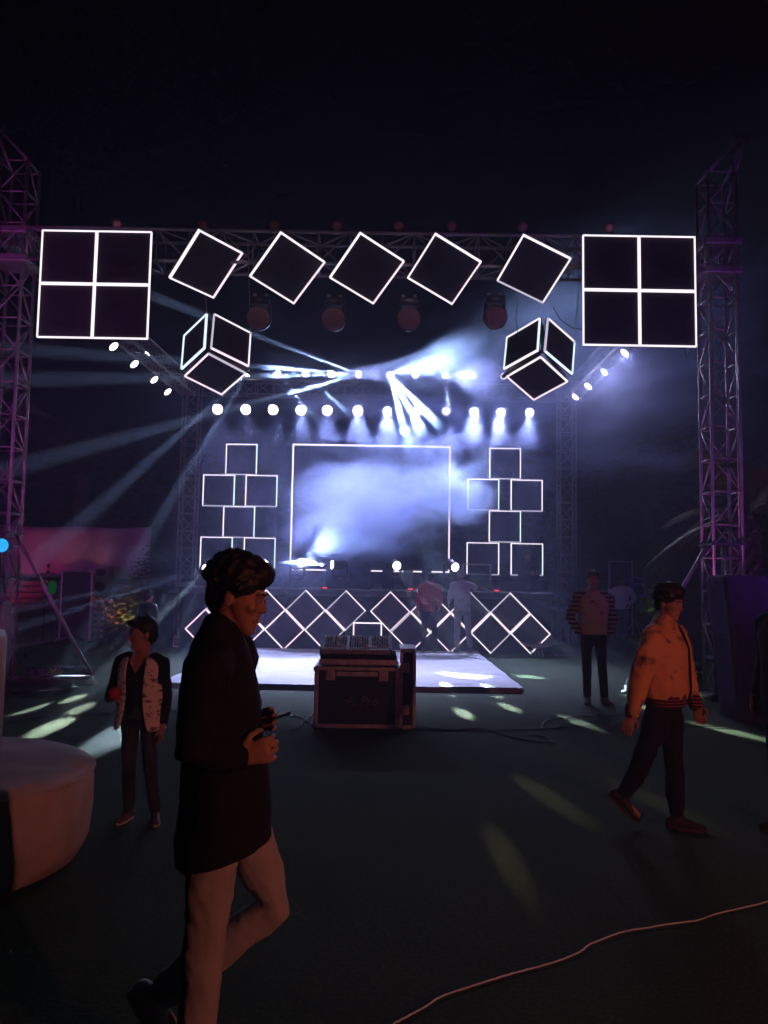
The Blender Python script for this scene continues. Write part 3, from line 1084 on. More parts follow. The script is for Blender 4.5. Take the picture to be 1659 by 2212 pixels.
# ------------------------------------------------------------------ purple draped box
VEL = pbr('purple_drape', (0.10, 0.055, 0.17), .9, 0, .2, 3, .35, 60, .2)
dp = empty('draped_speaker_box', 'tall box under a purple drape in front of the truss tower', 'draped box', (4.32, 9.55, 0))
rows = [(0.0, .235, .26), (.35, .24, .27), (.9, .27, .29), (1.4, .31, .31), (1.6, .33, .32), (1.655, .325, .315), (1.675, .28, .28)]
vs, fs = [], []
n = 72
for (z, hx, hy) in rows:
    for k in range(n):
        an = 2 * math.pi * k / n
        cx_, sx_ = math.cos(an), math.sin(an)
        e = 0.22
        x = hx * math.copysign(abs(cx_) ** e, cx_)
        y = hy * math.copysign(abs(sx_) ** e, sx_)
        fold = 0.018 * math.sin(an * 11 + z * .6) * (1 - z / 1.75)
        L_ = math.hypot(x, y)
        vs.append((x * (1 + fold / L_) - .03 * z, y * (1 + fold / L_), z + .004))
for i in range(len(rows) - 1):
    for k in range(n):
        k2 = (k + 1) % n
        fs.append((i * n + k, i * n + k2, (i + 1) * n + k2, (i + 1) * n + k))
fs.append(tuple(range((len(rows) - 1) * n, len(rows) * n)))
MB().add(vs, fs).build('drape', VEL, dp, True)
MB().box((-.02, 0, .80), (.40, .44, 1.55)).build('box', BLACKMETAL, dp)

# ------------------------------------------------------------------ drone by the stage
WPL = pbr('white_plastic', (.72, .70, .72), .35, 0, .08, 10)
q = G(1160, 1418)
dr = empty('drone', 'small white quadcopter drone parked on the turf by the lattice', 'drone', (q.x, q.y, 0), R(20))
MB().bbox((0, 0, .20), (.15, .22, .08), .03).build('body', WPL, dr)
for sx in (-1, 1):
    for sy in (-1, 1):
        a_ = MB().tube([(sx * .05, sy * .06, .21), (sx * .19, sy * .19, .225)], [.024, .016], 8).build('arm', WPL, dr, True)
        MB().lathe([(.02, .205), (.022, .25), (.012, .262), (0, .262)], (sx * .19, sy * .19, 0), n=12).build('motor', STEEL, a_, True)
        rt = Matrix.Rotation(R(35 + 50 * sx * sy), 3, 'Z')
        MB().bbox((sx * .19, sy * .19, .268), (.24, .022, .004), .0015, rt).build('propeller', WPL, a_)
    MB().tube([(sx * .06, -.07, .17), (sx * .10, -.09, .01), (sx * .10, .09, .01), (sx * .06, .07, .17)], .008, 6).build('landing_leg', WPL, dr, True)
MB().bbox((0, -.09, .13), (.055, .055, .055), .012).build('camera', BLACKMETAL, dr)

# ------------------------------------------------------------------ floor clutter
q = G(389, 1398)
bx_ = empty('small_case', 'small grey equipment box by the end of the diamond lattice', 'box', (q.x, q.y, 0))
MB().bbox((0, .15, .11), (.30, .28, .21), .012).build('body', pbr('box_dark', (.05, .05, .055), .6), bx_)
for sx in (-1, 1):
    MB().bbox((sx * .15, .005, .11), (.022, .02, .21), .004).build('edge_strip', CASEALU, bx_)
for zz in (.012, .212):
    MB().bbox((0, .004, zz), (.28, .018, .022), .004).build('edge_strip', CASEALU, bx_)
q = G(1220, 1416)
wg = empty('floor_wedge', 'low dark floor wedge beside the drone', 'wedge', (q.x, q.y, 0))
MB().add([(-.2, 0, .005), (.2, 0, .005), (.2, .2, .005), (-.2, .2, .005), (-.2, .16, .09), (.2, .16, .09), (-.2, .2, .09), (.2, .2, .09)],
         [(0, 1, 5, 4), (4, 5, 7, 6), (0, 4, 6, 3), (1, 2, 7, 5), (2, 3, 6, 7), (0, 3, 2, 1)]).build('body', CASEBLK, wg)
MB().box((0, -.004, .012), (.41, .008, .018)).build('front_lip', CASEALU, wg)

HAZ = two_tone('hazard_stripes', (.02, .02, .02), (.42, .26, .03), 'stripe', 7.0, .5, .03, .7, rot=(0, R(45), 0))
a_, b_ = G(55, 1462), G(232, 1452)
rp = empty('cable_ramp', 'long black cable ramp with yellow hazard stripes beside the tower brace', 'cable ramp', ((a_.x + b_.x) / 2, a_.y, 0))
L_ = b_.x - a_.x
for k in range(3):
    x0 = -L_ / 2 + k * L_ / 3
    MB().bbox((x0 + L_ / 6, .14, .075), (L_ / 3 - .02, .28, .15), .03).build('segment', RUBBER, rp)
    if k == 1:
        MB().box((x0 + L_ / 6 - .05, -.004, .085), (L_ / 3 * .75, .006, .09)).build('hazard_strip', HAZ, rp)


def cable(label, pts, r, mat, z=None, cat='cable', jit=.02, seed=1):
    rr = random.Random(seed)
    ps = [G(*p) for p in pts]
    out = []
    for i in range(len(ps) - 1):
        p0, p1, p2, p3 = ps[max(i - 1, 0)], ps[i], ps[i + 1], ps[min(i + 2, len(ps) - 1)]
        for k in range(8):
            t = k / 8
            out.append(.5 * ((2 * p1) + (p2 - p0) * t + (2 * p0 - 5 * p1 + 4 * p2 - p3) * t * t + (3 * p1 - p0 - 3 * p2 + p3) * t ** 3))
    out.append(ps[-1])
    out = [V((p.x + rr.uniform(-.3, .3) * jit, p.y + rr.uniform(-.3, .3) * jit, r + .003 + abs(noise.noise(p * 3)) * .008)) for p in out]
    return tag(MB().tube(out, r, 8).build('cable', mat, None, True), label, cat)


cable('long pale cable snaking across the turf near the viewer', [(830, 2230), (856, 2212), (915, 2181), (956, 2156), (1043, 2126), (1120, 2103), (1190, 2084), (1252, 2061), (1277, 2042), (1338, 2020), (1400, 2007), (1496, 1993), (1547, 1977), (1608, 1963), (1680, 1946)], .0030,
      pbr('pale_pvc', (.80, .72, .70), .45, 0, .15, 30), jit=.006)
cable('black cable trailing from the flight case towards the walking youth', [(893, 1577), (960, 1580), (1040, 1577), (1110, 1596), (1165, 1606), (1193, 1607), (1180, 1597), (1150, 1590)], .009, RUBBER)
cable('black cable running straight across the turf past the flight case', [(893, 1572), (1000, 1580), (1120, 1579), (1168, 1577), (1260, 1572), (1400, 1570), (1560, 1572)], .008, RUBBER, seed=3)
cable('black cable looping up the turf behind the walking youth', [(1168, 1580), (1180, 1560), (1230, 1553), (1300, 1548), (1380, 1549), (1480, 1552)], .008, RUBBER, seed=5)
cable('black cable crossing the turf behind the boy to the flight case', [(20, 1562), (120, 1550), (240, 1545), (380, 1540), (520, 1545), (640, 1550), (678, 1572)], .009, RUBBER, seed=7)
cable('thin black lead hanging slack at the foot of the flight case', [(678, 1540), (668, 1552), (655, 1562), (648, 1573), (630, 1580)], .007, RUBBER, seed=9)

# clutter at the foot of the tower by the purple box
for k, (x, y, s_, lab) in enumerate(((1500, 1475, .34, 'black power distribution box at the tower foot by the purple drape'), (1470, 1492, .26, 'small black box of cable ends beside the youth\'s jacket'))):
    q = G(x, y)
    c_ = empty('power_box', lab, 'power box', (q.x, q.y, 0))
    MB().bbox((0, s_ / 2, s_ * .4), (s_, s_, s_ * .8), .02).build('body', CASEBLK, c_)
    for j in range(4):
        MB().lathe([(.02, 0), (.02, .018), (.014, .022)], (-s_ * .33 + j * s_ * .22, 0, s_ * .5), V((0, -1, 0)), 10).build('socket', pbr('socket_steel', (.5, .5, .45), .3, .8), c_, True)
    MB().tube([(-s_ * .3, s_ / 2, s_ * .8), (-s_ * .3, s_ / 2, s_ * .9), (s_ * .3, s_ / 2, s_ * .9), (s_ * .3, s_ / 2, s_ * .8)], .01, 6).build('handle', STEEL, c_, True)
q = G(95, 1495)
hp = empty('cable_coil', 'dark coiled cable heap at the foot of the tower brace', 'cable coil', (q.x, q.y, 0))
rr = random.Random(5)
for k in range(5):
    pts = []
    for i in range(40):
        an = i * .34 + k
        ra = .16 + .10 * rr.random()
        pts.append((ra * math.cos(an) * 1.5, ra * math.sin(an), .02 + .035 * k + .02 * rr.random()))
    MB().tube(pts, .012, 6).build('loop', pbr('rust_cable', (.06, .03, .02), .6), hp, True)

# stage top clutter: dark monitor wedges, stands and crates that break the frame's lowest light bar
for k, (x, w_, h_) in enumerate(((716, 12, 24), (748, 20, 14), (775, 26, 30), (838, 12, 26), (882, 10, 24), (922, 10, 20))):
    L = P(x, 1236, 18.4)
    root = empty('stage_monitor', 'low black monitor wedge on the stage, ' + ORD[k] + ' from the blinding flare', 'stage monitor', (L.x, 18.4, SZ), group='monitor wedges along the stage')
    w2, h2 = w_ * 18.4 / FPX, max(.18, L.z - SZ + .08)
    MB().add([(-w2, -.16, 0), (w2, -.16, 0), (w2, .2, 0), (-w2, .2, 0), (-w2, 0, h2), (w2, 0, h2), (-w2, .2, h2), (w2, .2, h2)],
             [(0, 1, 5, 4), (4, 5, 7, 6), (0, 4, 6, 3), (1, 2, 7, 5), (2, 3, 6, 7), (0, 3, 2, 1)]).build('cabinet', CASEBLK, root)
    MB().box((0, -.09, h2 * .45), (w2 * 1.6, .01, h2 * .6), Matrix.Rotation(R(-math.degrees(math.atan2(.16, h2))), 3, 'X')).build('grille', BLACKMETAL, root)
REDLED = emit('red_marker', (1.0, .06, .08), 1.2)
for k, (x, y) in enumerate(((702, 1247), (887, 1252), (1073, 1255))):
    L = P(x, y, SY0 + .05)
    root = empty('marker_lamp', ['red marker lamp on the stage edge beneath the flare', 'red marker lamp on the stage edge left of the person in red', 'red marker lamp on the stage edge right of the person in white'][k], 'marker lamp', (L.x, SY0 + .1, SZ))
    MB().bbox((0, 0, .035), (.14, .10, .06), .01).build('housing', BLACKMETAL, root)
    MB().box((0, -.052, .035), (.10, .006, .03)).build('red_diode_panel', REDLED, root)
root = empty('light_rack', 'slim metal frame rack on the stage behind the person in white', 'rack', (P(1000, 1240, 18.0).x, 18.0, SZ))
for x in (0, .62):
    MB().tube([(x, 0, 0), (x, 0, .62)], .02, 8).build('post', STEEL, root, True)
for z in (.38, .60):
    MB().tube([(0, 0, z), (.62, 0, z)], .016, 8).build('rail', STEEL, root, True)

# ------------------------------------------------------------------ cyan lamp at the frame edge
q = G(-8, 1500)
cl = empty('cyan_lamp_stand', 'black lamp stand with a cyan lamp at the frame edge', 'lamp stand', (q.x - .05, q.y, 0))
zc = 1.6 + (1245 - 1192) * q.y / FPX
MB().bbox((-.02, 0, .60), (.30, .30, 1.18), .02).build('plinth', BLACKMETAL, cl)
MB().tube([(0, 0, 1.19), (0, 0, zc - .1)], .02, 8).build('pole', BLACKMETAL, cl, True)
hd = MB().lathe([(.05, -.18), (.09, -.14), (.10, 0), (.11, .02), (.10, .03)], (0, 0, zc), V((.75, -.66, 0)), 18).build('lamp_head', CANBODY, cl, True)
MB().lathe([(0, .034), (.09, .03)], (0, 0, zc), V((.75, -.66, 0)), 18).build('lens', emit('cyan_lens', (.03, .40, 1.0), 1.2), hd, True)

# ------------------------------------------------------------------ background walls, panels and speakers
TENT = pbr('tent_canvas', (.50, .42, .46), .9, 0, .12, 3, .3, 25)
tent = empty('canvas_screen', 'wide pale canvas screen lit magenta and amber behind the truss tower', 'canvas screen', (-9.6, 22.5, 0))
vs, fs = [], []
for j in range(9):
    for i in range(49):
        x = -3.0 + 6.0 * i / 48
        vs.append((x, .05 * math.sin(i * .8) + .03 * noise.noise(V((x * 2, j, 2))), 1.45 + 1.42 * j / 8 - .05 * math.sin(math.pi * i / 16) ** 2))
for j in range(8):
    for i in range(48):
        a = j * 49 + i
        fs.append((a, a + 1, a + 50, a + 49))
o = MB().add(vs, fs).build('canvas', TENT, tent, True)
sd = o.modifiers.new('thick', 'SOLIDIFY')
sd.thickness = .01
for x in (-3.0, -1, 1, 3.0):
    MB().tube([(x, .08, 0), (x, .08, 2.9)], .03, 8).build('post', STEEL, tent, True)
wall = empty('slatted_wall', 'low dark slatted wall below the magenta canvas', 'wall', (-9.4, 22.2, 0))
WOOD = pbr('dark_slats', (.16, .11, .10), .7, 0, .3, 8)
for k in range(8):
    MB().bbox((0, 0, .10 + k * .165), (6.4, .04, .135), .01).build('slat', WOOD, wall)
for x in (-3.1, -1.5, 0, 1.5, 3.1):
    MB().box((x, .05, .68), (.08, .05, 1.36)).build('wall_post', WOOD, wall)

pv_ = empty('purple_planter_box', 'pale purple-lit box planter behind the tower braces', 'planter box', (-8.9, 17.4, 0))
MB().bbox((0, 0, .42), (1.8, .6, .82), .02).build('box', pbr('planter_render', (.5, .48, .5), .8, 0, .15, 5, .2, 30), pv_)
MB().bbox((0, 0, .85), (1.9, .7, .05), .015).build('cap', PAVE, pv_)

DARKP = pbr('dark_board', (.03, .03, .04), .6, 0, .25, 4)
for lab, x0, x1, y0, y1, d in (('dark framed board standing past the tower brace', 135, 195, 1231, 1345, 18.6), ('dark framed board behind the man in the white shirt', 1316, 1366, 1211, 1330, 23.0)):
    a_, b_ = P(x0, y0, d), P(x1, y1, d)
    w_, h_ = b_.x - a_.x, a_.z
    t = empty('framed_board', lab, 'board', ((a_.x + b_.x) / 2, d, 0))
    MB().box((0, 0, h_ / 2 + .03), (w_ - .06, .03, h_ - .1)).build('board', DARKP, t)
    for sx in (-1, 1):
        MB().bbox((sx * w_ / 2, 0, h_ / 2), (.05, .06, h_), .01).build('side_rail', STEEL, t)
    MB().bbox((0, 0, h_ - .022), (w_ - .052, .055, .04), .008).build('top_rail', STEEL, t)
    for sx in (-1, 1):
        MB().bbox((sx * w_ / 2, 0, .02), (.06, .5, .04), .01).build('foot', STEEL, t)
for lab, x0, x1, y0, y1, d, zb, mat in (('pale grey loudspeaker cabinet beyond the dark board', 208, 238, 1222, 1290, 21.0, 0, pbr('grey_cabinet', (.30, .29, .33), .6)),
                                        ('purple loudspeaker on a stand behind the man in the white shirt', 1357, 1391, 1246, 1290, 22.5, 0, pbr('purple_cabinet', (.28, .16, .42), .6))):
    a_, b_ = P(x0, y0, d), P(x1, y1, d)
    w_, h_ = b_.x - a_.x, a_.z - b_.z
    t = empty('loudspeaker', lab, 'loudspeaker', ((a_.x + b_.x) / 2, d, 0))
    bd = MB().bbox((0, 0, b_.z + h_ / 2), (w_, .4, h_), .02).build('cabinet', mat, t)
    MB().lathe([(w_ * .36, 0), (w_ * .34, .012), (w_ * .1, -.03), (0, -.02)], (0, -.203, b_.z + h_ * .34), V((0, -1, 0)), 18).build('woofer', BLACKMETAL, t, True)
    MB().bbox((0, -.203, b_.z + h_ * .8), (w_ * .6, .012, h_ * .2), .008).build('horn', BLACKMETAL, t)
    MB().tube([(0, 0, b_.z), (0, 0, .3)], .02, 8).build('stand_pole', STEEL, t, True)
    for k in range(3):
        an = k * 2.09 + .5
        MB().tube([(0, 0, .55), (.4 * math.cos(an), .4 * math.sin(an), .015)], .014, 6).build('stand_leg', STEEL, t, True)

for k, x in enumerate((207, 221)):
    q = P(x, 1322, 19.0)
    t = empty('hazard_post', ['yellow and black striped post beside the orange-lit shrub, outer one', 'yellow and black striped post beside the orange-lit shrub, inner one'][k], 'post', (q.x, 19.0, 0), group='striped posts by the path')
    MB().lathe([(.045, .03), (.045, .95), (.03, .99), (0, 1.0)], n=12).build('post', two_tone('post_stripes', (.02, .02, .02), (.55, .42, .04), 'stripe', 2.2, .5, .03, .6), t, True)
    MB().lathe([(.12, .002), (.12, .03), (.05, .045)], n=14).build('foot', RUBBER, t, True)
q = P(146, 1255, 18.9)
t = empty('hazard_post', 'taller yellow striped pole leaning against the dark framed board', 'post', (P(118, 1255, 18.9).x, 18.4, 0), group='striped posts by the path')
MB().tube([(0, 0, .9), (.05, .0, 1.75)], .03, 8).build('post', MATS['post_stripes'], t, True)
MB().tube([(0, 0, 0), (0, 0, .92)], .02, 8).build('stem', BLACKMETAL, t, True)
MB().ell((.18, -.05, 1.22), (.10, .08, .16), n=12, m=8).build('green_lamp', emit('green_lamp', (.02, .5, .10), .07), t, True)

# ------------------------------------------------------------------ plants
BARK = pbr('bark', (.10, .075, .055), .9, 0, .4, 10, .6, 25)


def leaf_mat(name, c):
    m = pbr(name, c, .6, 0, .45, 3.0, 0, 10, .3)
    return m


def tree(label, loc, h, cr, seed, mat, nleaf=3600, leaf=.16, name='leafy_tree', group='dark trees beyond the lawn'):
    rr = random.Random(seed)
    root = empty(name, label, 'tree', loc, group=group)
    tk = MB()
    top = V((rr.uniform(-.4, .4), rr.uniform(-.3, .3), h * .62))
    tk.tube([(0, 0, 0), top * .35 + V((.12, 0, 0)), top * .7, top], [h * .028, h * .022, h * .016, h * .010], 8)
    tips = []
    for k in range(11):
        t = rr.uniform(.4, 1.0)
        b0 = top * t
        an, el = rr.uniform(0, 6.28), rr.uniform(.2, 1.1)
        L = cr * rr.uniform(.5, 1.0)
        e = b0 + V((math.cos(an) * math.cos(el), math.sin(an) * math.cos(el), math.sin(el))) * L
        m_ = b0.lerp(e, .5) + V((0, 0, -.08 * L))
        tk.tube([b0, m_, e], [h * .009, h * .006, h * .002], 6)
        tips += [(e, cr * rr.uniform(.28, .45)), (m_, cr * .25)]
    tk.build('trunk', BARK, root, True)
    vs, fs = [], []
    for i in range(nleaf):
        c_, rad = rr.choice(tips)
        p = V((rr.gauss(0, 1), rr.gauss(0, 1), rr.gauss(0, .8)))
        p = c_ + p.normalized() * rad * rr.random() ** .45
        n_ = V((rr.gauss(0, 1), rr.gauss(0, 1), rr.gauss(.6, 1))).normalized()
        a, b, _ = frame_from(n_)
        s = leaf * rr.uniform(.6, 1.3)
        k = len(vs)
        vs += [p - a * s, p + b * s * .45, p + a * s, p - b * s * .45]
        fs.append((k, k + 1, k + 2, k + 3))
    MB().add(vs, fs).build('crown', mat, root)
    return root


LEAF1, LEAF2 = leaf_mat('leaf_dark', (.04, .06, .02)), leaf_mat('leaf_olive', (.055, .065, .02))
TREES = [(-15.5, 30, 8.5, 3.0, 'tall dark leafy tree far behind the magenta canvas'), (-11.5, 27, 6.5, 2.6, 'dark leafy tree directly behind the magenta canvas'), (-7.6, 26, 6.0, 2.5, 'dark leafy tree between canvas and rear tower'),
         (-4.2, 27.5, 6.0, 2.4, 'dark leafy tree behind the stack nearer the walking man'), (-.6, 28, 6.3, 2.6, 'dark leafy tree seen through the open light frame'), (3.0, 26.5, 6.2, 2.5, 'dark leafy tree seen behind the stack above the stage people'),
         (6.6, 25.5, 7.0, 2.9, 'dark broad tree in blue smoke beyond the rear tower'), (9.6, 27, 7.4, 2.9, 'dark broad tree behind the man in the white shirt'), (13.2, 26, 7.0, 2.8, 'dark leafy tree beyond the tower by the purple drape')]
for k, (x, y, h, cr, lab) in enumerate(TREES):
    tree(lab, (x, y, 0), h, cr, 20 + k, LEAF1 if k % 2 else LEAF2)


def palm(label, loc, h, seed, nf=16, fl=2.2, tr=.16, group='palms beyond the lawn'):
    rr = random.Random(seed)
    root = empty('palm_tree', label, 'palm tree', loc, group=group)
    tk = MB()
    N_ = 26
    tk.tube([(.05 * math.sin(i * .3), 0, h * i / N_) for i in range(N_ + 1)], [tr * (1.15 - .3 * i / N_) * (1.0 + (.13 if i % 2 else 0)) for i in range(N_ + 1)], 12)
    for i in range(150):   # old leaf bases
        an, z = i * 2.4, h * (.12 + .86 * i / 150)
        d = V((math.cos(an), math.sin(an), .9)).normalized()
        p = V((math.cos(an) * tr * .95, math.sin(an) * tr * .95, z))
        tk.tube([p, p + d * tr * .75], [tr * .32, tr * .12], 5)
    tk.build('trunk', BARK, root, False)
    top = V((0, 0, h))
    for k in range(nf):
        an = k * 2.399 + rr.uniform(-.2, .2)
        el = rr.uniform(-.15, 1.2)
        L = fl * rr.uniform(.8, 1.1)
        dh = V((math.cos(an), math.sin(an), 0))
        pts = []
        for i in range(9):
            t = i / 8
            pts.append(top + dh * (L * t * math.cos(el)) + V((0, 0, L * (math.sin(el) * t - (.55 if el < .7 else .35) * t * t))))
        fr = MB()
        fr.tube(pts, [.022 * (1 - .8 * i / 8) for i in range(9)], 5)
        for i in range(1, 33):
            t = i / 33
            f_ = t * 8
            j = min(7, int(f_))
            p = pts[j].lerp(pts[j + 1], f_ - j)
            tg = (pts[j + 1] - pts[j]).normalized()
            sd_ = tg.cross(V((0, 0, 1))).normalized()
            ll = .42 * math.sin(math.pi * min(1, t * .85 + .12)) + .06
            for s in (-1, 1):
                e = p + (sd_ * s * .8 + tg * .55 + V((0, 0, -.25))).normalized() * ll
                wv = tg * .018
                fr.add([p - wv, p + wv, e], [(0, 1, 2)])
        fr.build('frond', LEAF2, root)
    return root


palm('palm with drooping fronds behind the magenta canvas', (-9.3, 24.5, 0), 4.6, 3)
palm('tall palm with purple-lit fronds beside the magenta-lit tower', (-10.6, 21.2, 0), 5.9, 4)
palm('palm with rough orange-lit trunk at the frame edge past the purple drape', (5.35, 11.95, 0), 2.6, 6, 14, 1.6, .20)


def shrub(label, loc, h, r, seed, mat, n=500, leaf=.07):
    rr = random.Random(seed)
    root = empty('shrub', label, 'shrub', loc, group='shrubs around the lawn')
    st_, vs, fs = MB(), [], []
    for k in range(9):
        an = rr.uniform(0, 6.28)
        e = V((math.cos(an) * r * .7 * rr.random(), math.sin(an) * r * .7 * rr.random(), h * rr.uniform(.6, 1)))
        st_.tube([(0, 0, 0), e * .5 + V((0, 0, .05)), e], [.02, .012, .004], 5)
        for i in range(n // 9):
            t = rr.uniform(.25, 1.05)
            p = e * t + V((rr.gauss(0, r * .22), rr.gauss(0, r * .22), rr.gauss(0, h * .07)))
            a, b, _ = frame_from(V((rr.gauss(0, 1), rr.gauss(0, 1), rr.gauss(.3, 1))))
            s = leaf * rr.uniform(.6, 1.4)
            q = len(vs)
            vs += [p - a * s, p + b * s * .4, p + a * s, p - b * s * .4]
            fs.append((q, q + 1, q + 2, q + 3))
    st_.build('stems', BARK, root, True)
    MB().add(vs, fs).build('leaves', mat, root)
    return root


S1 = P(247, 1330, 19.4)
S2 = P(279, 1330, 19.6)
shrub('small shrub lit orange beside the striped posts', (S1.x, 19.4, 0), 1.05, .34, 1, LEAF2, 700)
shrub('bushy shrub lit yellow next to the orange-lit shrub', (S2.x, 19.6, 0), 1.5, .45, 2, LEAF2, 900)
shrub('taller dim shrub behind the shrubs lit orange and yellow', (P(330, 1330, 22).x, 22, 0), 2.4, .8, 3, LEAF2, 1200)
shrub('green-lit bush behind the man in the white shirt', (P(1388, 1240, 25).x, 24.6, 0), 2.6, .9, 4, LEAF2, 1200)
shrub('dim bush at the foot of the rear tower behind the hand-to-face person', (P(1185, 1240, 23).x, 23, 0), 2.2, .7, 6, LEAF2, 900)

# ------------------------------------------------------------------ coloured lamps of the garden and the lawn


def flood(label, loc, aim, power, deg, col, lens_str=1.5, blend=.6, r=.09):
    loc = V(loc)
    d = (V(aim) - loc).normalized()
    root = empty('flood_lamp', label, 'flood lamp', (loc.x, loc.y, 0))
    p = V((0, 0, loc.z))
    MB().lathe([(r * .6, -.18), (r, -.12), (r * 1.05, 0), (r * 1.15, .01), (r * 1.1, .02)], p, d, 18).build('can_body', CANBODY, root, True)
    MB().lathe([(0, .012), (r * .98, .004)], p, d, 18).build('lens', emit('lens_%.2f_%.2f_%.2f' % col, col, lens_str), root, True)
    if loc.z > .5:
        MB().tube([p - d * .1, (0, 0, .35)], .018, 8).build('stand_pole', BLACKMETAL, root, True)
        for k in range(3):
            an = k * 2.09
            MB().tube([(0, 0, .5), (.4 * math.cos(an), .4 * math.sin(an), .015)], .012, 6).build('stand_leg', BLACKMETAL, root, True)
    else:
        MB().tube([p - d * .08, (0, 0, .01)], .02, 6).build('spike', BLACKMETAL, root, True)
    spot(root, loc + d * .05, aim, power, deg, col, blend, .06)
    return root


flood('amber garden spot at the foot of the canvas screen', (-7.55, 21.6, .25), (-8.6, 22.5, 2.3), 34, 55, (1.0, .30, .10), .6)
flood('magenta garden spot at the foot of the canvas screen', (-10.4, 20.6, .25), (-10.2, 22.5, 2.1), 50, 75, (1.0, .03, .25), .6)
flood('small orange garden spot under the orange-lit shrub', (S1.x + .1, 18.9, .12), (S1.x, 19.4, .9), 60, 60, (1.0, .25, .10), .5)
flood('small yellow garden spot under the yellow-lit shrub', (S2.x + .1, 19.1, .12), (S2.x, 19.6, 1.1), 40, 60, (1.0, .75, .10), .5)
flood('purple garden spot under the tall palm', (-9.9, 20.2, .15), (-10.6, 21.2, 6), 420, 50, (.45, .06, 1.0), .5)
flood('green garden spot under the bush behind the white shirt', (P(1388, 1240, 25).x + .5, 23.8, .15), (P(1388, 1240, 25).x, 24.6, 1.6), 30, 70, (.45, .8, .10), .4)
flood('orange garden spot under the palm past the purple drape', (5.0, 11.4, .15), (5.35, 11.95, 2.4), 16, 60, (1.0, .35, .08), .5)
flood('purple flood lamp behind the viewer facing the draped box', (7.4, 3.6, 2.1), (5.4, 12.0, 4.6), 420, 66, (.42, .07, 1.0), .8)
flood('purple flood lamp behind the viewer facing the canvas side', (-6.6, 2.0, 2.1), (-7.2, 14, 3.9), 1100, 60, (.66, .06, .74), .8)
flood('pink flood lamp behind the viewer facing the truss rig', (3.4, -2.5, 2.3), (-1.2, 12, 6.0), 90, 60, (1.0, .16, .40), .8)
flood('red-orange flood lamp behind the viewer facing the lawn', (4.2, -1.1, 2.0), (-.4, 6.5, 1.1), 330, 78, (1.0, .27, .19), .8, .9)
flood('magenta uplight at the foot of the tower on the canvas side', (XL + .7, YF - 1.1, .2), (XL, YF, 4.2), 110, 50, (1.0, .14, .50), .6)
flood('violet uplight at the foot of the tower by the purple drape', (XR - 1.15, YF - .9, .2), (XR, YF, 4.0), 100, 50, (.9, .16, .75), .6)
# slack wires under the hazy light window and cube
for k, pts in enumerate((((1476, 750), (1484, 772), (1492, 760), (1494, 750)), ((1195, 664), (1210, 690), (1235, 708), (1258, 712)), ((1118, 655), (1114, 690), (1120, 730)))):
    w3 = [P(x, y, DF + .15) for x, y in pts]
    tag(MB().tube(w3, .006, 6).build('slack_wire', RUBBER, None, True), ['loop of slack wire under the hazy four-square window', 'slack wire between last tilted square and hazy window', 'slack wire hanging down to the hazy light cube'][k], 'wire')
#==PEOPLE==
# ------------------------------------------------------------------ people
SKIN = pbr('skin_brown', (.36, .19, .12), .5, 0, .12, 14, .12, 90)
EYEW = pbr('eye_white', (.34, .30, .28), .25, 0, .05, 10)
EYEB = pbr('eye_dark', (.02, .015, .012), .2, 0, .1, 10)
LIP = pbr('lip', (.28, .11, .09), .45, 0, .1, 20)
HAIR = pbr('black_hair', (.012, .010, .009), .55, 0, .3, 40, .2, 80)


def vlerp(a, b, t):
    return V(a).lerp(V(b), t)


def add_hand(mb, wr, d, side, s, curl=.5, out=V((1, 0, 0)), spread=1.0):
    """palm and five bent fingers; d hand direction, side = towards the thumb, nrm = back-of-hand normal"""
    d = d.normalized()
    side = (side - d * side.dot(d)).normalized()
    nr = d.cross(side).normalized()      # palm-side normal (fingers curl this way when curl>0)
    if nr.dot(out) < 0:
        nr = -nr
    L = .095 * s
    mb.chain([wr, wr + d * L * .45, wr + d * L], [(.026 * s, .019 * s), (.037 * s, .016 * s), (.040 * s, .013 * s)], side, 12)
    lens = (.072, .080, .075, .058)
    for k in range(4):
        off = (.0335 - .0225 * k) * s * spread
        p = wr + d * (L * (.98 - .03 * abs(k - 1))) + side * off
        a = 0.0
        pts = [p - d * .01 * s, p]
        dirv = d
        for q, frac in enumerate((.45, .32, .23)):
            a += curl * (.55, .9, .7)[q]
            dirv = d * math.cos(a) + nr * math.sin(a)
            p = p + dirv * (lens[k] * s * frac)
            pts.append(p)
        mb.chain(pts, [.0088 * s, .0088 * s, .0082 * s, .0075 * s, .0065 * s], side, 8)
    p = wr + d * L * .32 + side * .030 * s
    q1 = p + (d * .6 + side * .65 + nr * .35).normalized() * .036 * s
    q2 = q1 + (d * .85 + side * .15 + nr * (.3 + curl * .6)).normalized() * .030 * s
    q3 = q2 + (d * .85 - side * .1 + nr * (.3 + curl * .8)).normalized() * .022 * s
    mb.chain([wr + d * L * .2 + side * .01 * s, p, q1, q2, q3], [.016 * s, .014 * s, .0115 * s, .0105 * s, .0085 * s], side, 8)


